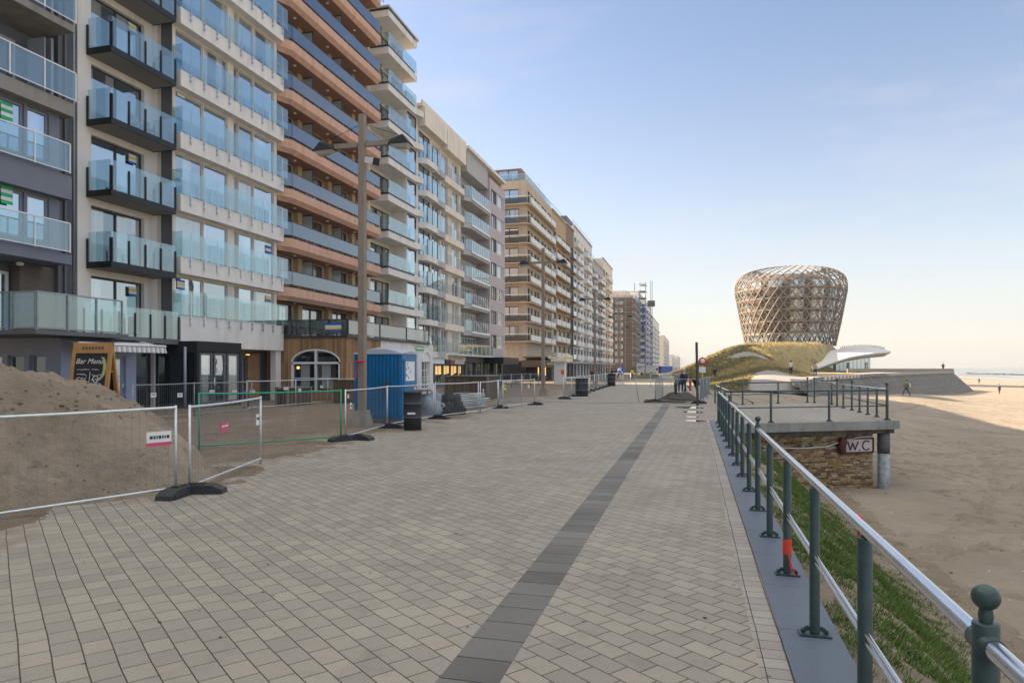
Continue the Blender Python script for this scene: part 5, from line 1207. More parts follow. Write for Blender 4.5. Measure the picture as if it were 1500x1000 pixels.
# hedge like red brown edging along the path
def tufts(name, pts_fn, n, m, h, w, blades=7, kind='stuff', lab=None, seed=1, bend=.5):
    rnd = random.Random(seed); mb = MB(); v = mb.v; f = mb.f
    for _ in range(n):
        p = pts_fn(rnd)
        if p is None: continue
        x, y, z, s = p
        for b in range(blades):
            a = rnd.uniform(0, 6.283); r0 = rnd.uniform(0, w) * s; hh = h * s * rnd.uniform(.55, 1.15); lean = rnd.uniform(.1, bend) * hh
            bx, by = x + r0 * math.cos(a), y + r0 * math.sin(a); t = rnd.uniform(0, 6.283); bw = .5 * w * s * rnd.uniform(.1, .2)
            i = len(v); dx, dy = math.cos(t) * bw, math.sin(t) * bw
            v.append(Vector((bx - dx, by - dy, z - .02))); v.append(Vector((bx + dx, by + dy, z - .02))); v.append(Vector((bx + lean * math.cos(a), by + lean * math.sin(a), z + hh)))
            f.append([i, i + 1, i + 2]); mb.mi.append(0); mb.sm.append(False)
    o = mb.build(name, m); tag(o, lab, None, None, kind); return o
def near_path(x, y):
    if 4 < x < 13.2 and 60 < y < 97: 
        ok = False; n = len(APRON)
        for i in range(n):
            (x1, y1), (x2, y2) = APRON[i], APRON[(i + 1) % n]
            if (y1 > y) != (y2 > y) and x < (x2 - x1) * (y - y1) / (y2 - y1) + x1: ok = not ok
        if ok: return True
    PT = [(9, 165), (11, 152), (14, 141), (16, 128), (17.2, 116), (17.6, 104), (16.8, 92), (15, 82)]
    for a, b in zip(PT[:-1], PT[1:]):
        d = Vector((b[0] - a[0], b[1] - a[1])); t = max(0, min(1, ((x - a[0]) * d.x + (y - a[1]) * d.y) / d.length_squared))
        if math.hypot(x - a[0] - d.x * t, y - a[1] - d.y * t) < 1.9: return True
    return False
def hp(dry):
    def fn(r):
        y = 46 + (r.random() ** 1.5) * 185; x = r.uniform(pw(y, TOE) + .8, pw(y, RT) - 1.2)
        if near_path(x, y): return None
        if math.hypot(x - 28.6, y - 219.6) < 15.5: return None
        g = noise.noise(Vector((x * .07, y * .07, 5))) + (x / 32 - .38)
        if (g > 0) != dry and r.random() < .75: return None
        return (x, y, zh(x, y), (.8 + y / 260) * r.uniform(.7, 1.3))
    return fn
tufts('marram_grass', hp(False), 15000, M['grass'], .30, .34, 9, seed=2)
tufts('dry_grass', hp(True), 17000, M['straw'], .30, .34, 9, seed=3)
def bk(r):
    y = r.uniform(-2, 22.8); g = noise.noise(Vector((y * .35, 0, 8))) * .5
    x = 1.0 + abs(r.gauss(1.3 + g, .85))
    if x > 4.1 or noise.noise(Vector((x * 1.2, y * .8, 3))) * 1.3 + .6 * noise.noise(Vector((x * 4, y * 3, 6))) + r.uniform(-.35, .35) < -.02: return None
    return (x, y, zbank(x, y) + .0, r.uniform(.5, 1.25))
tufts('bank_grass', bk, 56000, M['grass2'], .036, .085, 10, seed=5, bend=2.0)
def bk2(r):
    y = r.uniform(-2, 22.8); x = 1.0 + r.random() * 3.6
    if r.random() < .5: return None
    return (x, y, zbank(x, y), r.uniform(.4, 1.1))
tufts('sparse_grass', bk2, 9000, M['grass'], .04, .07, 7, seed=6, bend=1.8)
# seaweed and litter specks on the sand
def specks(name, n, x0, x1, y0, y1, s, m, seed, fn=zb, kind='stuff'):
    r = random.Random(seed); mb = MB()
    for _ in range(n):
        x, y = r.uniform(x0, x1), r.uniform(y0, y1); q = s * r.uniform(.3, 1.4); z = fn(x, y)
        a = r.uniform(0, 6.28); vs = [(x + q * math.cos(a + k * 1.57) * r.uniform(.5, 1.4), y + q * math.sin(a + k * 1.57) * r.uniform(.5, 1.4), z + .004 + q * .1 * (k % 2)) for k in range(4)]
        mb.add(vs + [(x, y, z + q * .5)], [(0, 1, 4), (1, 2, 4), (2, 3, 4), (3, 0, 4)])
    return tag(mb.build(name, m), kind=kind)
specks('beach_debris', 1500, 3, 50, 5, 80, .03, M['blackm'], 4)
specks('shell_fragments', 500, 2, 25, 2, 40, .02, M['sign'], 5)
# wet lines, footprints
def footprints():
    r = random.Random(9); mb = MB()
    for _ in range(75):
        x, y = r.uniform(5, 30), r.uniform(4, 48); a = r.uniform(0, 6.28); 
        for i in range(40):
            a += r.uniform(-.06, .06); x += .62 * math.cos(a); y += .62 * math.sin(a); px_, py_ = x + .1 * (-1) ** i * math.sin(a), y - .1 * (-1) ** i * math.cos(a)
            if px_ < 4.8 or py_ < 3 or (py_ > 22 and px_ < 8 and py_ < 42): continue
            vs = [(px_, py_, zb(px_, py_) - .005)]; k = 8
            for j in range(k): t = 6.283 * j / k; qx = px_ + (.17 * math.cos(t) * math.cos(a) - .09 * math.sin(t) * math.sin(a)); qy = py_ + (.17 * math.cos(t) * math.sin(a) + .09 * math.sin(t) * math.cos(a)); vs.append((qx, qy, zb(qx, qy) + .055))
            for j in range(k): t = 6.283 * j / k; qx = px_ + 1.7 * (.17 * math.cos(t) * math.cos(a) - .09 * math.sin(t) * math.sin(a)); qy = py_ + 1.7 * (.17 * math.cos(t) * math.sin(a) + .09 * math.sin(t) * math.cos(a)); vs.append((qx, qy, zb(qx, qy) - .02))
            mb.add(vs, [(0, 1 + j, 1 + (j + 1) % k) for j in range(k)] + [(1 + j, 1 + k + j, 1 + k + (j + 1) % k, 1 + (j + 1) % k) for j in range(k)], True)
    tag(mb.build('footprints', M['beach']), kind='stuff')
footprints()
specks('paving_litter', 260, -9, .3, 2, 30, .012, M['blackm'], 14, lambda x, y: .001)
specks('rubble', 160, -12.5, -7.5, 6, 19, .035, M['heap'], 15, lambda x, y: .02)

# ------------------------------------------------------------------ sand heap
def heapf(x, y):
    dx, dy = (x + 11.7) / 4.45, (y - 8.6) / 2.9; r = math.sqrt(dx * dx + dy * dy)
    z = 1.8 * max(0, 1 - r ** 2.6)
    z += .22 * noise.noise(Vector((x * .7, y * .7, 3))) * min(1, z * 2) + .07 * noise.noise(Vector((x * 2.6, y * 2.6, 3))) * min(1, z * 3) + .03 * noise.noise(Vector((x * 8, y * 8, 3))) * min(1, z * 4) + .014 * noise.noise(Vector((x * 19, y * 19, 3))) * min(1, z * 4)
    z -= .05 * abs(noise.noise(Vector((x * 1.6, y * 2.4, 31)))) * min(1, z * 2)
    if z > .9: z += (.09 * abs(noise.noise(Vector((x * 4, y * 4, 13)))) + .04 * noise.noise(Vector((x * 11, y * 11, 13)))) * min(1, (z - .9) * 3)
    return z - .03
mb = MB(); xs = frange(-17.3, -7.0, .06); ys = frange(5.2, 12.2, .06); nx = len(xs)
mb.add([(x, y, heapf(x, y)) for y in ys for x in xs], [(j * nx + i, j * nx + i + 1, (j + 1) * nx + i + 1, (j + 1) * nx + i) for j in range(len(ys) - 1) for i in range(nx - 1)], True)
tag(mb.build('sand_heap', M['heap2']), 'big heap of dug brown sand behind the nearest steel fence', 'sand heap')
def hs(r):
    x, y = r.uniform(-16, -7.6), r.uniform(5, 11); z = heapf(x, y)
    return (x, y, z, 1) if z > .1 else None
mb = MB(); rr = random.Random(21)
for _ in range(1500):
    x, y = rr.uniform(-16, -7.4), rr.uniform(4.9, 11); z = heapf(x, y)
    if z < .05: continue
    s = rr.uniform(.006, .02) * (1.8 if z > 1 else 1) * (2 if rr.random() < .03 else 1); mb.ball((x, y, z), s, 5, (rr.uniform(.7, 1.4), 1, .7))
tag(mb.build('clods', M['heap2']), kind='stuff')

# ------------------------------------------------------------------ fences
def fpanel(L_, col, h=1.14, curve=0):
    key = ('fence', round(L_, 1), col)
    if key in CACHE: return CACHE[key]
    L_ = round(L_, 1); f = MB(); w = MB(); r = .019; b = .1
    N_ = 8; top = [(L_ * i / N_, curve * math.sin(math.pi * i / N_), b + h - .015 * math.sin(math.pi * i / N_)) for i in range(N_ + 1)]
    f.tube([(0, 0, .0), (0, 0, b + h + .03)], r, 10); f.tube([(L_, 0, .0), (L_, 0, b + h + .03)], r, 10)
    f.tube(top, r, 8, False); f.tube([(p[0], p[1], b) for p in top], r * .85, 8, False)
    n = int(L_ / .1)
    for i in range(1, n): x = L_ * i / n; w.tube([(x, 0, b), (x, 0, b + h)], .003, 3, False)
    for z in (b + .42,): w.tube([(0, 0, z), (L_, 0, z)], .002, 3, False)
    CACHE[key] = (f.mesh('frame', M[col]), w.mesh('wire_mesh', M['galvd' if col != 'green' else 'galvd'])); return CACHE[key]
NF = [0]
def fence(p, q, label, col='galv', group=None, signs=()):
    p, q = Vector(p), Vector(q); L_ = (q - p).length; a = math.atan2(q.y - p.y, q.x - p.x)
    o = empty('site_fence', label, 'fence', (p.x, p.y, .0), a, group); fr, wm = fpanel(L_, col)
    link('frame', fr, o); link('wire_mesh', wm, o); o.scale = (L_ / round(L_, 1), 1, 1)
    for s, z, w, h, cs in signs:
        m = MB(); n = len(cs)
        for i, c in enumerate(cs): m.m = i; m.box(s - w / 2, s + w / 2, -.035, -.028, z + h * i / n, z + h * (i + 1) / n)
        m.m = len(cs); rr = random.Random(s * 9 + z)
        x = s - w * .38
        while x < s + w * .36 and cs[-1] != 'pinkk':
            l = rr.uniform(.015, .04); m.box(x, x + l, -.038, -.0355, z + h * .5, z + h * .72); x += l + .012
        m.build('sign_plate', [M[c] for c in cs] + [M['dframe' if cs[-1] != 'pink' else 'sign']], o)
    return o
def footmesh():
    m = MB(); pr = [(-.38, .0), (-.37, .06), (-.24, .12), (-.08, .13), (.08, .13), (.24, .12), (.37, .06), (.38, .0)]
    for (y0, y1) in ((-.12, .12),):
        n = len(pr); m.add([(x, y0, z) for x, z in pr] + [(x, y1, z) for x, z in pr], [tuple(range(n)), tuple(range(n, 2 * n))[::-1]] + [(i, n + i, n + i + 1, i + 1) for i in range(n - 1)])
    m.box(-.1, .1, -.05, .05, .131, .15); m.box(-.3, -.2, -.13, .13, .0, .06)
    return m.mesh('fence_foot', M['rubber'])
FM = footmesh()
def foot(x, y, a, label, group='rubber feet under the site fences'):
    o = link('fence_foot', FM, None, (x, y, .002), a); tag(o, label, 'fence foot', group); return o
SG = ('grey', 'sign', 'sign'); 
fence((-8.35, 4.85), (-7.12, 8.17), 'nearest grey steel fence panel in front of the sand heap', 'galv', None, ((3.25, .72, .34, .2, ('pink', 'sign', 'sign', 'sign')),))
fence((-7.02, 8.33), (-7.86, 11.2), 'grey steel fence panel turned away at the end of the sand heap', 'galv', None, ((1.2, .78, .34, .14, ('pink', 'pink')), (2.75, .75, .16, .2, ('sign', 'sign'))))
fence((-10.42, 12.65), (-8.45, 15.3), 'green framed fence panel lying across the sandy ground', 'green')
fence((-8.37, 15.38), (-8.94, 19.0), 'grey fence panel in front of the lamp post base beside the blue toilet', 'galv', None, ((.32, .72, .15, .2, ('pink', 'sign', 'sign', 'sign')), (.12, 1.05, .1, .1, ('sign',))))
fence((-8.98, 19.06), (-8.9, 22.7), 'pale green fence panel right in front of the blue toilet door', 'galv')
fence((-8.88, 22.8), (-8.25, 25.9), 'grey fence panel before the pile of black bags and stacked panels', 'galv')
fence((-8.2, 26.0), (-8.45, 29.4), 'grey fence panel to the right of the stacked panels pile', 'galv', None, ((.4, .8, .2, .15, ('red', 'sign', 'sign')),))
fence((-8.45, 29.5), (-7.5, 32.6), 'grey fence panel nearest the second lamp post', 'galv', None, ((.5, .8, .2, .25, ('yellow',)), (2.6, .85, .15, .15, ('sign',))))
fence((-8.1, 29.0), (-8.0, 32.0), 'second fence panel overlapping the one nearest the second lamp post', 'galv')
for x, y, a, l in ((-7.0, 8.1, R(100), 'black rubber foot under the first fence joint by the sand heap'), (-6.9, 8.35, R(20), 'second black rubber foot beside the sand heap fence joint'), (-8.35, 15.25, R(60), 'black rubber foot at the joint of green and grey fences'), (-8.1, 15.6, R(-10), 'rubber foot just right of the joint of green and grey fences'),
    (-8.75, 18.85, R(10), 'rubber foot under the fence joint before the blue toilet'), (-8.7, 22.75, R(-5), 'rubber foot by the fence joint right of the black drum'), (-7.45, 32.6, R(0), 'rubber foot at the last fence joint before the second lamp post'), (-8.35, 29.4, R(20), 'rubber foot below the yellow green tagged fence')):
    foot(x, y, a, l)
row = [(-17.9, 18.6), (-18.0, 21.6), (-17.9, 24.9)]
rl = ['teal tinted fence panel before the door of the lavender pavilion', 'fence panel in front of the dark glass pavilion side']
for (p, q), l in zip(zip(row[:-1], row[1:]), rl): fence(p, q, l, 'galvd', None, ((.9, .8, .26, .15, ('sign', 'sign')), (2.2, .75, .26, .15, ('sign', 'sign'))))
row = [(-18.5, 25.4), (-18.1, 28.5), (-18.2, 31.6), (-17.6, 34.7), (-16.9, 38), (-16.6, 41.3)]
rl = ['light fence panel before the timber entrance of the white banded block', 'light fence panel below the arched cafe window', 'fence panel along the side of the timber cafe', 'fence panel behind the blue toilet near the white shop', 'fence panel before the arched white shop windows']
for (p, q), l in zip(zip(row[:-1], row[1:]), rl): fence(p, q, l, 'galv', None, ((2.4, .8, .3, .12, ('sign', 'sign')), (.3, .7, .26, .14, ('sign', 'sign'))))
for k in range(9):
    y = 43 + 3.3 * k; fence((-16.4 + .03 * y - 1.2, y), (-16.4 + .03 * (y + 3.2) - 1.2, y + 3.2), 'dull steel fence panel in the long row before the shop fronts', 'galvd', 'fence panels before the shop fronts')
for k in range(9):
    y = 39 + 3.45 * k; fence((-7.25 - .035 * (y - 39), y), (-7.25 - .035 * (y + 3.35 - 39), y + 3.35), ['steel fence panel that starts the row at the middle of the promenade', 'steel fence panel in the receding row down the promenade middle'][k > 0], 'galv', 'fence panels down the middle of the promenade' if k else None)
    foot(-7.2 - .035 * (y - 39), y + .1, 0, 'rubber foot under the receding row of promenade fences' if k else 'rubber foot that starts the row of promenade fences')
fence((-7.25, 39.0), (-5.9, 39.9), 'short barrier closing off the start of the middle fence row', 'galv')
fence((-1.95, 37.3), (.25, 36.1), 'front fence panel of the fenced pit by the railing', 'galvd')
fence((-1.95, 37.4), (-1.7, 40.8), 'left fence panel of the fenced pit by the railing', 'galvd'); fence((.35, 36.2), (.55, 39.6), 'first right hand fence panel of the fenced pit', 'galvd'); fence((.56, 39.7), (.8, 43.1), 'middle right hand fence panel of the fenced pit', 'galvd'); fence((.82, 43.2), (1.05, 46.6), 'farthest right hand fence panel of the fenced pit', 'galvd')
foot(-2.0, 37.2, R(10), 'rubber foot at the left corner of the fenced pit'); foot(.3, 36.0, R(10), 'rubber foot at the right corner of the fenced pit'); foot(-2.3, 36.6, R(80), 'rubber foot lying loose before the fenced pit')
for i, (x, y) in enumerate(((-9.2, 74), (-8.6, 76.5), (-3.9, 66), (-3.2, 69))):
    fence((x, y), (x + 1.9, y + .4), 'far barrier beside the blue arrow sign' if i < 2 else 'far barrier standing in the open promenade near the pit', 'galv', 'far barriers by the blue arrow sign' if i < 2 else 'far barriers in the open promenade')
# excavation
patch('rubble_heap', -.75, 38.9, 1.2, 1.3, .42, M['subsoil'], 12, 'dark low heap of broken soil inside the fenced pit', 'rubble heap')
mb = MB(); mb.bar((-2.2, 36.7, .05), (-.4, 36.3, .07), .5, .04); mb.bar((-1.2, 37.5, .16), (.1, 37.0, .1), .35, .05); tag(mb.build('steel_plate', M['blackm']), 'dark steel plates lying at the front of the fenced pit', 'steel plates')
mb = MB(); mb.tube([(-.9, 38.6, .3), (-.95, 38.5, 1.0)], .07, 8); mb.tube([(-.5, 39, .3), (-.4, 39.2, .9), (-.2, 39.4, .7)], .03, 6); tag(mb.build('pipe_stub', M['blackm']), 'black pipe stubs sticking up from the rubble in the pit', 'pipe')
mb = MB(); mb.tube([(.0, 38.3, .05), (.3, 38.0, .12), (.1, 37.6, .04), (.5, 37.4, .03)], .03, 6); mb.box(-.1, .2, 38.4, 38.6, .0, .1); tag(mb.build('red_hose', M['red']), 'red hose end lying at the right of the fenced pit', 'hose')

# ------------------------------------------------------------------ lamp posts
def lamp():
    r = empty('street_lamp', 'tall timber street lamp with two black heads behind the blue toilet', 'street lamp', (-9.87, 19.2, 0))
    m = MB(); m.add([(-.26, -.26, 0), (.26, -.26, 0), (.26, .26, 0), (-.26, .26, 0), (-.17, -.17, .5), (.17, -.17, .5), (.17, .17, .5), (-.17, .17, .5)], [(0, 1, 5, 4), (1, 2, 6, 5), (2, 3, 7, 6), (3, 0, 4, 7), (4, 5, 6, 7)]); m.build('base', M['concrete'], r)
    m = MB(); a, b = .105, .092; m.add([(s * w, t * w, z) for z, w in ((.5, a), (9.62, b)) for s, t in ((-1, -1), (1, -1), (1, 1), (-1, 1))], [(0, 1, 5, 4), (1, 2, 6, 5), (2, 3, 7, 6), (3, 0, 4, 7), (4, 5, 6, 7)]); m.build('post', M['pole'], r)
    m = MB(); m.box(-.95, -.13, -.06, .06, 8.62, 8.76); m.box(.13, .95, -.06, .06, 8.62, 8.76); m.build('arm', M['pole'], r)
    m = MB(); m.tube([(-.11, 0, 9.3), (-1.2, 0, 8.9)], .008, 5); m.tube([(.11, 0, 9.3), (1.2, 0, 8.9)], .008, 5); m.build('stay_wire', M['black'], r)
    for s in (-1, 1):
        m = MB(); x0, x1 = .92 * s, 1.62 * s
        v = [(x0, -.16, 8.6), (x1, -.2, 8.58), (x1, .2, 8.58), (x0, .16, 8.6), (x0 + .05 * s, -.13, 8.74), (x1 - .22 * s, -.15, 8.86), (x1 - .22 * s, .15, 8.86), (x0 + .05 * s, .13, 8.74)]
        m.add(v, [(0, 1, 5, 4), (1, 2, 6, 5), (2, 3, 7, 6), (3, 0, 4, 7), (4, 5, 6, 7)]); o = m.build('lamp_head', M['black'], r)
        m = MB(); m.add([(x0 + .04 * s, -.14, 8.595), (x1 - .04 * s, -.17, 8.575), (x1 - .04 * s, .17, 8.575), (x0 + .04 * s, .14, 8.595), (x0 + .16 * s, -.08, 8.5), (x1 - .12 * s, -.1, 8.46), (x1 - .12 * s, .1, 8.46), (x0 + .16 * s, .08, 8.5)], [(0, 1, 5, 4), (1, 2, 6, 5), (2, 3, 7, 6), (3, 0, 4, 7), (4, 5, 6, 7)])
        m.build('diffuser', mat('lamp_diffuser', (.42, .42, .33), .4), o)
    return r
L0 = lamp(); index_kids()
for y, l in ((43.6, 'second timber street lamp standing clear on the open promenade'), (68, 'third timber street lamp beyond the fence row'), (92.5, 'fourth timber street lamp far down the promenade'), (117, 'fifth timber street lamp far down the promenade'), (142, 'sixth timber street lamp small in the distance')):
    dup(L0, (-9.45, y, 0), None, l)
c = empty('camera_box', 'small white surveillance camera box on the nearest lamp post', 'camera', (-9.68, 19.12, 8.2)); m = MB(T=Matrix.Rotation(R(-25), 4, 'Z') @ Matrix.Rotation(R(18), 4, 'Y')); m.box(.02, .46, -.09, .09, -.1, .08); m.build('housing', M['whitem'], c)
m = MB(T=Matrix.Rotation(R(-25), 4, 'Z') @ Matrix.Rotation(R(18), 4, 'Y')); m.box(.461, .5, -.11, .11, -.12, .1); m.build('lens_hood', M['black'], c)
m = MB(); m.tube([(-10.04, 19.05, 2.0), (-9.7, 19.03, 2.02)], .03, 6); m.bar((-9.98, 19.02, 1.95), (-10.02, 19.0, 1.4), .05, .012); m.bar((-9.9, 19.02, 1.95), (-9.98, 19.0, 1.5), .03, .012); m.tube([(-10.04, 19.05, 1.15), (-9.7, 19.04, 1.12)], .02, 6); tag(m.build('red_strap', M['red']), 'red ribbon strap tied around the nearest lamp post', 'strap')
m = MB(); m.tube([(-10.0, 20.3, 1.12), (-9.6, 20.38, 1.25), (-9.3, 20.37, 1.6), (-9.05, 20.37, 2.0)], .012, 5); m.bar((-9.68, 20.34, 1.35), (-9.6, 20.32, .95), .07, .03); tag(m.build('brown_rope', M['brframe']), 'dark brown rope slung across the blue toilet side', 'rope')
# sockets on the second post etc.: small plates
# ------------------------------------------------------------------ portable toilet
def toilet():
    r = empty('portable_toilet', 'blue portable toilet with grey arched roof behind the low fences', 'toilet', (-9.97, 21.1, 0)); W, D = 1.70, 1.22
    m = MB(); m.box(-W / 2 - .01, W / 2 + .01, -D / 2 - .01, D / 2 + .01, .02, .16); m.build('skid_base', M['darkgrey'], r)
    m = MB(); x0, x1, y0, y1, z0, z1 = -W / 2, W / 2, -D / 2, D / 2, .16, 2.27
    m.box(x0, x1, y0, y1, z0, z1)
    for i in range(13):   # vertical ribs of uneven depth
        x = x0 + .06 + (W - .12) * i / 12; d = .035 if i % 3 else .06; m.box(x - .026, x + .026, y0 - d, y0 - .0005, z0 + .03, z1 - .06)
    m.box(x0, x1, y0 - .03, y0 - .0005, z1 - .055, z1); m.box(x0 - .02, x0 - .0005, y0 + .02, y1, z0, z1)
    m.build('cabin', M['blue'], r)
    m = MB(); m.box(x1 + .001, x1 + .03, y0 + .12, y1 - .12, .22, 2.1); o = m.build('door', M['blue'], r)
    m = MB(); m.box(x1 + .031, x1 + .038, -.38, .34, 1.38, 2.02); o2 = m.build('white_panel', M['sign'], o); m = MB(); rq = random.Random(8)
    for _ in range(9): m.ball((x1 + .038, rq.uniform(-.34, .12), rq.uniform(1.42, 1.98)), .05, 8, (.06, rq.uniform(.5, 1.3), rq.uniform(.4, 1.1)))
    m.build('blue_marks', M['blue'], o2)
    m = MB(); m.box(x1 + .031, x1 + .06, .28, .42, 1.08, 1.16); m.build('handle', M['sign'], o)
    m = MB(); n = 10
    for i in range(n):
        t0, t1 = i / n, (i + 1) / n; xa, xb = x0 - .04 + (W + .08) * t0, x0 - .04 + (W + .08) * t1; za, zb_ = 2.27 + .24 * math.sin(math.pi * (.12 + .76 * t0)), 2.27 + .24 * math.sin(math.pi * (.12 + .76 * t1))
        m.add([(xa, y0 - .05, 2.26), (xb, y0 - .05, 2.26), (xb, y0 - .02, zb_ - .08), (xa, y0 - .02, za - .08), (xa, 0, za), (xb, 0, zb_), (xa, y1 + .04, 2.27), (xb, y1 + .04, 2.27)], [(0, 1, 2, 3), (3, 2, 5, 4), (4, 5, 7, 6)])
    m.add([(x0 - .04, y0 - .05, 2.26), (x0 - .04, y0 - .02, 2.27), (x0 - .04, 0, 2.36), (x0 - .04, y1 + .04, 2.27)], [(0, 1, 2, 3)]); m.add([(x1 + .04, y0 - .05, 2.26), (x1 + .04, y0 - .02, 2.27), (x1 + .04, 0, 2.36), (x1 + .04, y1 + .04, 2.27)], [(3, 2, 1, 0)])
    m.build('roof', M['bluegreyroof'], r)
toilet()
def drum(name, x, y, h, rad, label, label2=True):
    r = empty(name, label, 'waste drum', (x, y, 0)); m = MB(); p = [(0, 0), (rad, .0), (rad, h * .32), (rad + .012, h * .33), (rad + .012, h * .345), (rad, h * .355), (rad, h * .68), (rad + .012, h * .69), (rad + .012, h * .705), (rad, h * .715), (rad, h - .05), (rad + .01, h - .045), (rad + .01, h - .02), (rad * .96, h)]
    m.lathe(p, 28); m.build('drum_body', M['rubber'], r); m = MB(); m.lathe([(rad * .96, h), (rad * .5, h + .02), (0, h + .025)], 28); m.build('lid', M['blackm'], r)
    m = MB(); m.lathe([(rad + .014, h * .335), (rad + .014, h * .343)], 28); m.lathe([(rad + .014, h * .693), (rad + .014, h * .703)], 28); m.build('band', M['galvd'], r)
    if label2: m = MB(T=Matrix.Rotation(R(-75), 4, 'Z')); m.box(rad - .01, rad + .008, -.11, .11, h * .42, h * .47); m.build('label_strip', M['sign'], r)
drum('waste_drum', -7.88, 18.45, 1.12, .255, 'black waste drum standing before the door of the blue toilet')
drum('waste_drum', -6.85, 43.2, 1.2, .4, 'black waste drum at the start of the middle fence row', False); drum('waste_drum', -8.0, 69.5, 1.25, .42, 'far black waste drum at the end of the middle fence row', False)

# ------------------------------------------------------------------ A-board
def aboard():
    r = empty('menu_board', 'tall wooden folding board with a chalked bar menu behind the sand heap', 'menu board', (-14.25, 13.6, 0), R(8)); h = 2.42
    def side(sgn, nm):
        # leaf leaning: at top y=0, at the foot y=sgn*.5
        T = Matrix.Translation((0, 0, h)) @ Matrix.Rotation(sgn * R(8.5), 4, 'X'); m = MB(T=T); w = .52
        m.box(-w, -w + .09, -.03, .03, -h - .03, 0); m.box(w - .09, w, -.03, .03, -h - .03, 0); m.box(-w + .09, w - .09, -.028, .028, -.26, -.0); m.box(-w + .09, w - .09, -.028, .028, -2.1, -1.98)
        o = m.build(nm, M['wood2'], r)
        b = MB(T=T); b.box(-w + .09, w - .09, -.012, .012, -1.98, -.26); b.build('blackboard', M['blackm'], o)
        return T, o
    T, fr = side(-1, 'front_frame'); side(1, 'rear_frame')
    def text(s, x, z, size, mt, rot=0, sh=.0):
        cu = bpy.data.curves.new('t', 'FONT'); cu.body = s; cu.size = size; cu.shear = sh; cu.extrude = .002; cu.resolution_u = 2; cu.align_x = 'CENTER'
        to = bpy.data.objects.new('t', cu); me = bpy.data.meshes.new_from_object(to); bpy.data.objects.remove(to); me.materials.append(mt)
        o = link('chalk_writing', me, fr); o.matrix_local = T @ Matrix.Translation((x, -.018, z)) @ Matrix.Rotation(R(90), 4, 'X') @ Matrix.Rotation(rot, 4, 'Z'); return o
    ch = mat('white_chalk', (.7, .7, .66), .9)
    text('Bar Menu', -.05, -.52, .185, ch, 0, .3)
    m = MB(T=T)
    rr = random.Random(3)
    def scr(x0, x1, z, hh=.03, n=12):
        x = x0; p0 = None
        while x < x1:
            q = (x, -.016, z + rr.uniform(0, hh))
            if p0: m.bar(p0, q, .01, .008)
            p0 = q; x += (x1 - x0) / n
    scr(-.36, .0, -.68, .03, 16); scr(.04, .22, -.68, .03, 9); m.bar((0, -.016, -.72), (0, -.016, -1.7), .008, .01)
    for i in range(7): scr(-.34, -.06, -.82 - .09 * i - (.1 if i > 3 else 0), .055, 14); scr(.06, .34, -.84 - .1 * i, .06, 14)
    for t in range(14): a = t / 14 * 6.283; b = (t + 1) / 14 * 6.283; m.bar((.16 + .07 * math.cos(a), -.016, -.9 + .08 * math.sin(a)), (.16 + .07 * math.cos(b), -.016, -.9 + .08 * math.sin(b)), .01, .014)
    m.build('chalk_lines', ch, fr)
    m = MB(T=T); pts = [(.26 + .12 * math.sin(t), -.62 + .26 * math.cos(t)) for t in [i * .26 for i in range(13)]]
    for i, (p, q) in enumerate(zip(pts[:-1], pts[1:])): m.bar((p[0], -.016, p[1]), (q[0], -.016, q[1]), .02, .03 + .05 * math.sin(math.pi * i / 12))
    m.build('chalk_drawing', mat('green_chalk', (.38, .45, .18), .9), fr)
    m = MB(T=T); 
    for i in range(7): m.box(-.26 + i * .085, -.21 + i * .085, -.034, -.0285, -.17, -.1)
    m.build('burnt_letters', M['brframe'], fr)
    m = MB()
    for z in (.7, 1.2, 1.7): k = (h - z) * math.tan(R(8.5)); m.box(.45, .48, -k, k, z, z + .035)
    m.build('spreader_bar', M['wood2'], r)
M['wood2'] = mat('orange_pine', (.42, .22, .075), .55, var=.12, scale=6)
aboard()

# ------------------------------------------------------------------ stored things
def boxy(name, label, cat, x, y, w, d, h, m, a=0, trim=None):
    r = empty(name, label, cat, (x, y, 0), a); q = MB(); q.box(-w / 2, w / 2, -d / 2, d / 2, .04, h); q.build('panels', m, r)
    q = MB()
    for sx in (-1, 1):
        for sy in (-1, 1): q.box(sx * w / 2 - .05, sx * w / 2 + .05, sy * d / 2 - .05, sy * d / 2 + .05, 0, h + .04)
    q.box(-w / 2 - .06, w / 2 + .06, -d / 2 - .06, d / 2 + .06, h + .041, h + .09); q.build('frame', M[trim or 'oldwood'], r); return r
boxy('slatted_box', 'large brown slatted timber box behind the stacked fence panels', 'timber box', -12.6, 38.2, 2.6, 2.0, 1.28, M['slats'])
boxy('planter', 'brown timber planter with grey rim under the arched cafe window', 'planter', -16.9, 32.2, 2.3, .8, 1.15, M['slats'], R(10))
boxy('planter', 'weathered timber planter left of the arched cafe window', 'planter', -18.9, 29.6, 1.6, .7, .8, M['slats'], R(80))
m = MB()
def lumpy(name, x, y, rx, ry, h, mt, seed, lab, cat, amp=.35):
    m = MB(); n = 24; vs = []; K = 8
    for i in range(K + 1):
        ph = math.pi / 2 * i / K
        for k in range(n):
            t = 2 * math.pi * k / n; q = 1 + amp * noise.noise(Vector((math.cos(t) * 2 * math.sin(ph + .3), math.sin(t) * 2 * math.sin(ph + .3), seed + i * .5)))
            vs.append((x + rx * q * math.sin(ph) * math.cos(t), y + ry * q * math.sin(ph) * math.sin(t), h * q * math.cos(ph)))
    m.add(vs, [(i * n + k, (i + 1) * n + k, (i + 1) * n + (k + 1) % n, i * n + (k + 1) % n) for i in range(K) for k in range(n)], True); return tag(m.build(name, mt), lab, cat)
lumpy('tarpaulin_pile', -10.0, 25.2, .95, .9, .82, mat('pale_blue_tarp', (.2, .24, .3), .6, var=.3, scale=4), 4, 'pale blue grey tarpaulin draped pile beside the black bags', 'tarpaulin')
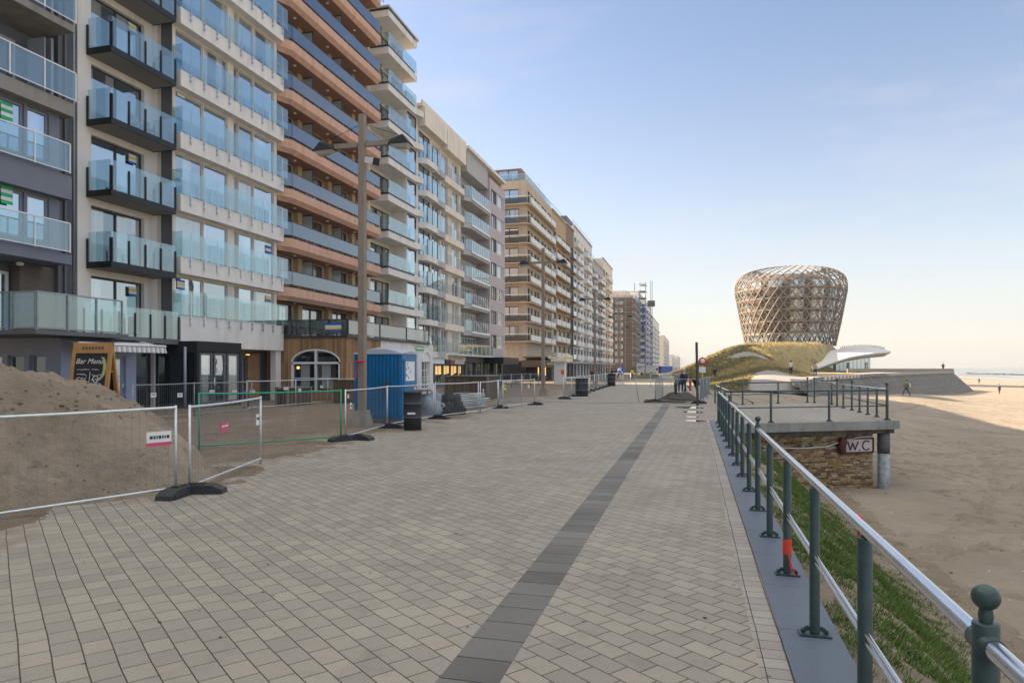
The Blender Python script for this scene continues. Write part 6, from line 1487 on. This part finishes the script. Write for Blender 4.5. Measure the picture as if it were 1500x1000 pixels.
for i, (x, y, s) in enumerate(((-9.1, 24.9, .36), (-9.05, 25.5, .4), (-9.5, 25.7, .42), (-9.2, 25.2, .5))):
    lumpy('rubbish_bag', x, y, s, s, (.45, .5, .45, .8)[i], M['rubber'], 11 + i * 3, ['black rubbish bag at the left foot of the bag pile', 'black rubbish bag at the right foot of the bag pile', 'black rubbish bag at the back of the bag pile', 'black rubbish bag on top of the bag pile'][i], 'rubbish bag', .6)
def stack():
    for k in range(9):
        r = empty('stacked_fence_panel', 'steel fence panel lying flat in the stack behind the black bags', 'fence panel', (-9.6 + random.uniform(-.1, .1), 26.4 + random.uniform(-.1, .1), .06 + .075 * k), R(80 + random.uniform(-3, 3)), 'fence panels lying in a stack')
        m = MB()
        for a, b in (((0, 0), (3.3, 0)), ((0, 1.1), (3.3, 1.1)), ((0, 0), (0, 1.1)), ((3.3, 0), (3.3, 1.1))): m.tube([(*a, 0), (*b, 0)], .02, 8)
        m.build('frame', M['galv'], r); m = MB()
        for i in range(1, 22): m.tube([(.15 * i, 0, 0), (.15 * i, 1.1, 0)], .004, 3)
        m.build('wire_mesh', M['galvd'], r)
stack()
m = MB(); m.box(-11.2, -9.9, 24.2, 25.0, .9, .97)
for x in (-11.1, -10.05): m.box(x, x + .05, 24.25, 24.3, 0, .9); m.box(x, x + .05, 24.9, 24.95, 0, .9)
tag(m.build('trestle_table', M['oldwood']), 'grey timber trestle table right of the blue toilet', 'table')
# terrace tables and chairs in front of the shops
def bistro(x, y, lab):
    r = empty('bistro_table', lab, 'table', (x, y, 0)); m = MB(); m.lathe([(0, .72), (.35, .72), (.35, .75), (0, .75)], 16); m.build('table_top', M['darkgrey'], r); m = MB(); m.tube([(0, 0, 0), (0, 0, .72)], .03, 8); m.lathe([(.22, 0), (.2, .03), (0, .04)], 14); m.build('pedestal', M['black'], r)
bistro(-20.3, 72, 'dark round bistro table nearest the glass fronted shop'); bistro(-19.4, 76, 'dark round bistro table below the black shop canopy'); bistro(-19.6, 27.0, 'round table before the white banded entrance')
def chair(x, y, a, lab, g):
    r = empty('terrace_chair', lab, 'chair', (x, y, 0), a, g); m = MB(); m.box(-.22, .22, -.22, .22, .43, .46); m.build('seat', M['blackm'], r); m = MB(); m.box(-.22, .22, .2, .23, .5, .9); m.build('backrest', M['blackm'], r)
    for sx in (-.2, .2):
        for sy in (-.2, .2): q = MB(); q.box(sx - .015, sx + .015, sy - .015, sy + .015, 0, .43); q.build('leg', M['black'], r)
rs = random.Random(5)
for i in range(10): chair(-19.8 + rs.uniform(-.6, .8), 68 + 1.3 * i, rs.uniform(0, 6), 'black terrace chair before the shop fronts of the grey and mauve blocks', 'black terrace chairs before the shops')
# posts, signs
m = MB(); m.bar((.22, 34.1, 0), (.17, 34.2, 3.05), .1, .07); tag(m.build('marker_post', M['dframe']), 'tall dark wooden post standing at the corner of the fenced pit', 'post')
m = MB(); m.tube([(-2.75, 36.5, 0), (-2.95, 36.6, 1.25)], .02, 8); tag(m.build('thin_rod', M['galvd']), 'thin leaning metal rod left of the fenced pit', 'rod')
r = empty('traffic_sign', 'small red ringed traffic sign on a yellow pole by the hill', 'sign', (.72, 55.5, 0)); m = MB(); m.tube([(0, 0, 0), (0, 0, 2.7)], .04, 8); m.build('pole', M['signyel'], r)
m = MB(T=Matrix.Translation((0, -.05, 2.35)) @ Matrix.Rotation(R(90), 4, 'X')); m.lathe([(0, 0), (.3, 0), (.3, .02), (0, .02)], 20); o = m.build('sign_ring', M['red'], r); m = MB(T=Matrix.Translation((0, -.075, 2.35)) @ Matrix.Rotation(R(90), 4, 'X')); m.lathe([(0, 0), (.19, 0), (.19, .01), (0, .01)], 20); m.build('sign_face', M['sign'], o)
m = MB(); m.box(-.25, .25, -.09, -.07, 1.45, 1.9); m.build('lower_plate', M['sign'], r)
r = empty('arrow_sign', 'round blue sign with a white arrow on a short stand', 'sign', (-8.0, 79.5, 0)); T = Matrix.Translation((0, -.05, 1.45)) @ Matrix.Rotation(R(90), 4, 'X'); m = MB(T=T); m.lathe([(0, 0), (.42, 0), (.42, .03), (0, .03)], 24); o = m.build('sign_face', M['signblue'], r)
m = MB(); m.bar((.2, -.1, 1.25), (-.14, -.1, 1.59), .02, .09); m.bar((-.2, -.1, 1.66), (.04, -.1, 1.66), .02, .09); m.bar((-.2, -.1, 1.68), (-.2, -.1, 1.42), .02, .09); m.build('arrow', M['sign'], o)
m = MB(); m.tube([(-.12, 0, 0), (-.12, 0, 1.2)], .025, 6); m.tube([(.12, 0, 0), (.12, 0, 1.2)], .025, 6); m.box(-.4, .4, -.2, .2, 0, .08); m.build('stand', M['galvd'], r)
m = MB(); m.lathe([(.0, 0), (.11, 0), (.09, .1), (.09, .7), (.12, .72), (.12, .78), (.07, .88), (0, .92)], 14, (-.2, 56.5, 0)); tag(m.build('hydrant', M['red']), 'small red hydrant post beyond the fenced pit', 'hydrant')
m = MB(); m.tube([(3.9, 18.2, -2.3), (3.9, 18.2, -1.9)], .03, 8); m.ball((3.9, 18.2, -1.85), .1, 12); tag(m.build('red_marker', M['red']), 'small red round marker on the sand below the toilet wall', 'marker')
def van(name, label, x, y, a, c, L_=4.6, W=1.9, H_=2.2, truck=False):
    r = empty(name, label, 'truck' if truck else 'van', (x, y, 0), a); m = MB(); w = W / 2
    pr = [(-L_ / 2, .35), (L_ / 2, .35), (L_ / 2, .95), (L_ / 2 - .7, 1.15), (L_ / 2 - 1.2, H_ * .93), (L_ / 2 - 1.5, H_), (-L_ / 2, H_)]; n = len(pr)
    m.add([(-w, y_, z) for y_, z in pr] + [(w, y_, z) for y_, z in pr], [tuple(range(n)), tuple(range(n, 2 * n))[::-1]] + [(i, n + i, n + (i + 1) % n, (i + 1) % n) for i in range(n)]); m.build('body', M[c], r)
    m = MB(); m.box(-w + .2, w - .2, -L_ / 2 - .012, -L_ / 2 - .002, H_ * .55, H_ * .85); m.build('rear_window', M['winD'], r)
    for sx in (-1, 1):
        for sy in (-1, 1): T = Matrix.Translation((sx * w, sy * L_ * .31, .33)) @ Matrix.Rotation(R(90), 4, 'Y'); q = MB(T=T); q.lathe([(0, -.12), (.33, -.12), (.33, .12), (0, .12)], 16); q.build('wheel', M['rubber'], r)
    for sx in (-1, 1): q = MB(); q.box(sx * w - sx * .2 - .08, sx * w - sx * .2 + .08, -L_ / 2 - .02, -L_ / 2 - .003, .7, 1.0); q.build('tail_light', M['red'], r)
van('parked_truck', 'white box truck parked far down the promenade', -13.2, 183, R(4), 'sign', 6, 2.2, 2.9, True); van('parked_van', 'white van parked right of the far box truck', -11.0, 178, R(70), 'sign')
r = empty('container', 'long low container half black and half bright blue by the hill', 'container', (-9.6, 228, 0)); m = MB(); m.box(-3.2, -.4, -1.2, 1.2, .1, 2.4); m.build('black_half', M['black'], r); m = MB(); m.box(-.39, 3.2, -1.2, 1.2, .1, 2.4); m.build('blue_half', M['signblue'], r)
m = MB(); m.box(-3.2, 3.2, -1.25, 1.25, 2.41, 2.5); m.build('rim', M['grey'], r)
m = MB(); m.box(-9, -5.2, 118, 119.2, 0, .45); tag(m.build('low_planter_wall', M['paleconc']), 'low pale planter wall far down the promenade', 'planter')
lumpy('planter_shrub', -7.1, 118.6, 1.7, .5, .85, M['grass'], 3, 'low green shrub in the far pale planter', 'shrub', .7)
# bicycle-like clutter is too small to read; a kiosk with awning stands by the shops
r = empty('kiosk', 'pale narrow kiosk with white and blue top before the far shops', 'kiosk', (-14.5, 76, 0)); m = MB(); m.box(-.6, .6, -.6, .6, 0, 2.5); m.build('cabin', M['offwhite'], r); m = MB(); m.box(-.9, .9, -.9, .9, 2.51, 2.8); m.build('roof', M['sign'], r); m = MB(); m.box(.2, .55, -.63, -.605, 1.1, 1.6); m.build('orange_sign', M['orange'], r)

# ------------------------------------------------------------------ people
def skin(name, segs, mt, par, lvl=1, root=0):
    """segs: list of chains [(x,y,z,r)...]; grown with the Skin modifier into one surface"""
    vs = []; es = []; rad = []; idx = {}
    for ch in segs:
        prev = None
        for (x, y, z, r) in ch:
            k = (round(x, 3), round(y, 3), round(z, 3))
            if k not in idx: idx[k] = len(vs); vs.append((x, y, z)); rad.append(r)
            if prev is not None and prev != idx[k]: es.append((prev, idx[k]))
            prev = idx[k]
    me = bpy.data.meshes.new(name); me.from_pydata(vs, es, []); me.materials.append(mt); me.update()
    o = link(name, me, par); md = o.modifiers.new('skin', 'SKIN')
    for i, v in enumerate(me.skin_vertices[0].data): v.radius = (rad[i], rad[i]); v.use_root = (i == root)
    md.use_smooth_shade = True; s = o.modifiers.new('sub', 'SUBSURF'); s.levels = lvl; s.render_levels = lvl
    return o
def person(loc, rz, label, coat, legs, hair, step=.0, skirt=0, arms=.15, female=False, scale=1.0, bend=0, group=None, extra=None):
    r = empty('person', label, 'person', loc, rz, group); r.scale = (scale,) * 3; st = step
    # figure faces -y; body first
    hipL, hipR = (-.09, 0, .90), (.09, 0, .90)
    def leg(s, f): k = (.1 * s, -.10 * abs(f) - f * .28, .50); a = (.1 * s, -f * .52 + .03, .09); return [(0, 0, .95, .12), (.09 * s, 0, .88, .09), (*k, .058), (*a, .038), (.1 * s, a[1] - .14, .035, .035)]
    def arm(s, f): return [(0, 0.0, 1.42, .10), (.17 * s, 0, 1.40, .055), (.23 * s, f * .12, 1.14, .042), (.22 * s, f * .28 - .06, .92, .032), (.215 * s, f * .31 - .08, .86, .028)]
    b = bend
    body_ = skin('body', [[(0, 0, .95, .12), (0, 0, 1.15, .115), (0, 0, 1.42, .10), (0, -.01, 1.50, .048), (0, -.02, 1.58, .075), (0, -.02, 1.67, .088), (0, -.01, 1.73, .05)], leg(-1, st), leg(1, -st), arm(-1, -st), arm(1, st)], M['skin'], r, 1)
    tr = skin('trousers', [[(0, 0, .98, .145), (.09, 0, .88, .11), (.1, -.10 * abs(st) + st * .28, .50, .078), (.1, st * .52 + .03, .12, .058)], [(0, 0, .98, .145), (-.09, 0, .88, .11), (-.1, -.10 * abs(st) - st * .28, .50, .078), (-.1, -st * .52 + .03, .12, .058)]], M[legs], r, 1)
    lo = .62 if skirt else .84
    ct = skin('coat', [[(0, 0, lo, .20 if skirt else .165), (0, 0, 1.0, .165), (0, 0, 1.2, .16), (0, 0, 1.40, .13), (0, 0, 1.46, .08)], [(0, 0, 1.40, .13), (-.175, 0, 1.39, .08), (-.24, -st * .12, 1.14, .065), (-.225, -st * .28 - .06, .94, .052)], [(0, 0, 1.40, .13), (.175, 0, 1.39, .08), (.24, st * .12, 1.14, .065), (.225, st * .28 - .06, .94, .052)]], M[coat], r, 1)
    h = MB(); h.ball((0, .015, 1.68), .108, 14, (.95, 1.05, 1.05)); h.build('hair', M[hair], r)
    f = MB()
    for s, q in ((-1, -st), (1, st)):
        yy = q * .52; f.ball((.1 * s, yy - .05, .045), .06, 10, (.8, 1.9, .75))
    f.build('shoes', M['blackc'], r)
    fc = MB(); fc.ball((0, -.115, 1.635), .018, 6); 
    for s in (-1, 1): fc.ball((.032 * s, -.098, 1.665), .011, 6)
    fc.build('face', M['skin'], r)
    if extra: m_, bx = extra; q = MB(); q.box(*bx); q.build('bag', M[m_], r)
    return r
H2 = lambda x, y: max(zh(x, y), zb(x, y))
person((-1.05, 50.2, 0), R(15), 'grey haired person in a pale grey coat standing beyond the pit', 'greyc', 'jeans', 'hairw', .06, 1, scale=.97)
person((-.62, 50.0, 0), R(-150), 'person in a dark navy coat standing close beside the grey coated one', 'navy', 'navy', 'hairw', -.1, 1, scale=1.0, extra=('navy', (.24, .32, -.1, .12, .62, .9)))
person((23.2, 85.5, zb(23.2, 85.5)), R(-60), 'person in olive and white jacket striding over the sunlit sand', 'olive', 'purple', 'hairb', .75, scale=1.02, extra=('whitec', (-.25, .25, .1, .3, .95, 1.35)))
person((50.2, 133, zb(50.2, 133)), R(20), 'person in a purple coat walking on the far wet sand', 'purple', 'purple', 'hairb', .25, 1)
person((88, 248, zb(88, 248)), R(0), 'tiny dark figure standing far out on the beach', 'blackc', 'blackc', 'hairb', .1)
person((11.4, 88, H2(11.4, 88) + .1), R(170), 'person in a white top walking up the concrete ramp', 'whitec', 'navy', 'hairb', .35)
person((14.4, 90, H2(14.4, 90)), R(150), 'person in brown clothes on the path right of the ramp', 'tan' , 'jeans', 'hairb', .25)
person((3.2, 108, H2(3.2, 108)), R(190), 'dark figure standing on the shaded side of the grass hill', 'blackc', 'jeans', 'hairb', .1)
person((-11.4, 103, 0), R(10), 'person in black walking away at the end of the middle fences', 'blackc', 'blackc', 'hairb', .5)
person((-11.9, 104.5, 0), R(170), 'person in dark coat just left of the one in black', 'navy', 'blackc', 'hairb', .3)
person((-9.5, 112, 0), R(0), 'worker in a bright yellow jacket far down the promenade', 'yellow', 'jeans', 'hairb', .2)
person((-13.6, 95, 0), R(180), 'person in a dark red jacket beside the far shop fronts', 'darkred', 'blackc', 'hairb', .4)
person((-13.0, 108, 0), R(180), 'person in olive jacket left in the far group of walkers', 'olive', 'blackc', 'hairb', .4)
person((-12.3, 118, 0), R(160), 'distant person in grey behind the walkers in black', 'greyc', 'blackc', 'hairb', .4)
person((49.6, 158, 1.15), R(0), 'dark figure standing on the far tip of the sea dike', 'blackc', 'blackc', 'hairb', .1)
# ------------------------------------------------------------------ camera, sun, sky
cam = bpy.data.cameras.new('camera'); co = bpy.data.objects.new('camera', cam); COL.objects.link(co)
co.location = (0, 0, 1.8); co.rotation_euler = (R(90), 0, math.atan(.265)); cam.sensor_width = 36; cam.lens = 24.0; cam.shift_y = .026; cam.clip_start = .1; cam.clip_end = 90000
sc.camera = co
EL, AZ = R(31), R(12)     # AZ: how far the sun stands ahead (+y) of straight left (-x)
sd = Vector((-math.cos(AZ) * math.cos(EL), math.sin(AZ) * math.cos(EL), math.sin(EL)))
sun = bpy.data.lights.new('sun', 'SUN'); sun.energy = SUNE; sun.angle = R(.5); sun.color = (1, .81, .58)
so = bpy.data.objects.new('sun', sun); COL.objects.link(so); so.rotation_euler = sd.to_track_quat('Z', 'Y').to_euler()
wd = bpy.data.worlds.new('World'); sc.world = wd; wd.use_nodes = True; nt = wd.node_tree
bg = nt.nodes['Background']; sky = nt.nodes.new('ShaderNodeTexSky'); sky.sky_type = 'NISHITA'; sky.sun_disc = False
sky.sun_elevation = EL; sky.sun_rotation = math.atan2(sd.x, sd.y); sky.altitude = 0; sky.air_density = 1.0; sky.dust_density = DUST; sky.ozone_density = 1.6
tc = nt.nodes.new('ShaderNodeTexCoord'); sx = nt.nodes.new('ShaderNodeSeparateXYZ'); nt.links.new(tc.outputs['Generated'], sx.inputs[0])
def MN(op, a, b=None):
    n = nt.nodes.new('ShaderNodeMath'); n.operation = op; n.use_clamp = False
    for i, v in enumerate((a, b)):
        if v is None: continue
        if isinstance(v, (int, float)): n.inputs[i].default_value = v
        else: nt.links.new(v, n.inputs[i])
    return n.outputs[0]
up = MN('MAXIMUM', sx.outputs[2], 0.0)
low = MN('POWER', MN('MAXIMUM', MN('SUBTRACT', 1.0, MN('DIVIDE', up, .52)), 0.0), 2.3)       # horizon haze of the sky itself
near = MN('MULTIPLY_ADD', MN('MULTIPLY', sx.outputs[0], -1.0), .16); nt.nodes[-1].inputs[2].default_value = .84
fac = MN('MINIMUM', MN('MULTIPLY', low, near), 1.0)
mx = nt.nodes.new('ShaderNodeMix'); mx.data_type = 'RGBA'; nt.links.new(fac, mx.inputs[0]); nd = nt.nodes.new('ShaderNodeMix'); nd.data_type = 'RGBA'; nd.blend_type = 'MULTIPLY'; nd.inputs[0].default_value = 1; nt.links.new(sky.outputs[0], nd.inputs[6]); nd.inputs[7].default_value = NISH; nt.links.new(nd.outputs[2], mx.inputs[6]); mx.inputs[7].default_value = HZ
# sky brightened overhead, out of view, as added fill light, and faint wisps
skyfill = MN('MULTIPLY', MN('MINIMUM', MN('MAXIMUM', MN('DIVIDE', MN('SUBTRACT', up, .50), .25), 0.0), 1.0), .85)
v2 = nt.nodes.new('ShaderNodeMix'); v2.data_type = 'RGBA'; nt.links.new(skyfill, v2.inputs[0]); nt.links.new(mx.outputs[2], v2.inputs[6]); v2.inputs[7].default_value = SKYFILL
mp = nt.nodes.new('ShaderNodeMapping'); mp.inputs['Scale'].default_value = (1.5, 1.5, 7); nt.links.new(tc.outputs['Generated'], mp.inputs[0])
nz = nt.nodes.new('ShaderNodeTexNoise'); nz.inputs['Scale'].default_value = 1.6; nz.inputs['Detail'].default_value = 7; nz.inputs['Roughness'].default_value = .62; nt.links.new(mp.outputs[0], nz.inputs['Vector'])
wis = MN('MULTIPLY', MN('MINIMUM', MN('MAXIMUM', MN('MULTIPLY', MN('SUBTRACT', nz.outputs['Fac'], .5), 4.5), 0.0), 1.0), .34)
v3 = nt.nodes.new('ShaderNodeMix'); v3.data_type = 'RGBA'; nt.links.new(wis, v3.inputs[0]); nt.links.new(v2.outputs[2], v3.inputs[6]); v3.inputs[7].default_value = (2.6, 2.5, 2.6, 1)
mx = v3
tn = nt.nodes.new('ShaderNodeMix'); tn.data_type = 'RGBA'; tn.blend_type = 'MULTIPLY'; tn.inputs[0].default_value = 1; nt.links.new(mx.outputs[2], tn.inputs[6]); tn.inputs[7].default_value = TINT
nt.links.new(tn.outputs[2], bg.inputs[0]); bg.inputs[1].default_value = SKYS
sc.view_settings.view_transform = 'Standard'; sc.view_settings.look = 'None'; sc.view_settings.exposure = EXPO; sc.view_settings.gamma = 1
cy = sc.cycles; cy.max_bounces = 7; cy.diffuse_bounces = 3; cy.glossy_bounces = 3; cy.transparent_max_bounces = 24; cy.use_denoising = True; cy.sample_clamp_indirect = 6
# ------------------------------------------------------------------ haze
mb = MB(); mb.box(-420, 900, -80, 1500, -11, 60)
hm = bpy.data.materials.new('haze'); hm.use_nodes = True; hn = hm.node_tree; hn.nodes.remove(hn.nodes['Principled BSDF'])
pv = hn.nodes.new('ShaderNodeVolumePrincipled'); pv.inputs['Color'].default_value = (.93, .94, .97, 1); pv.inputs['Density'].default_value = .00018; pv.inputs['Anisotropy'].default_value = .35
hn.links.new(pv.outputs[0], hn.nodes['Material Output'].inputs['Volume'])
tag(mb.build('haze', hm), kind='stuff'); sc.cycles.volume_step_rate = 4; sc.cycles.volume_bounces = 0
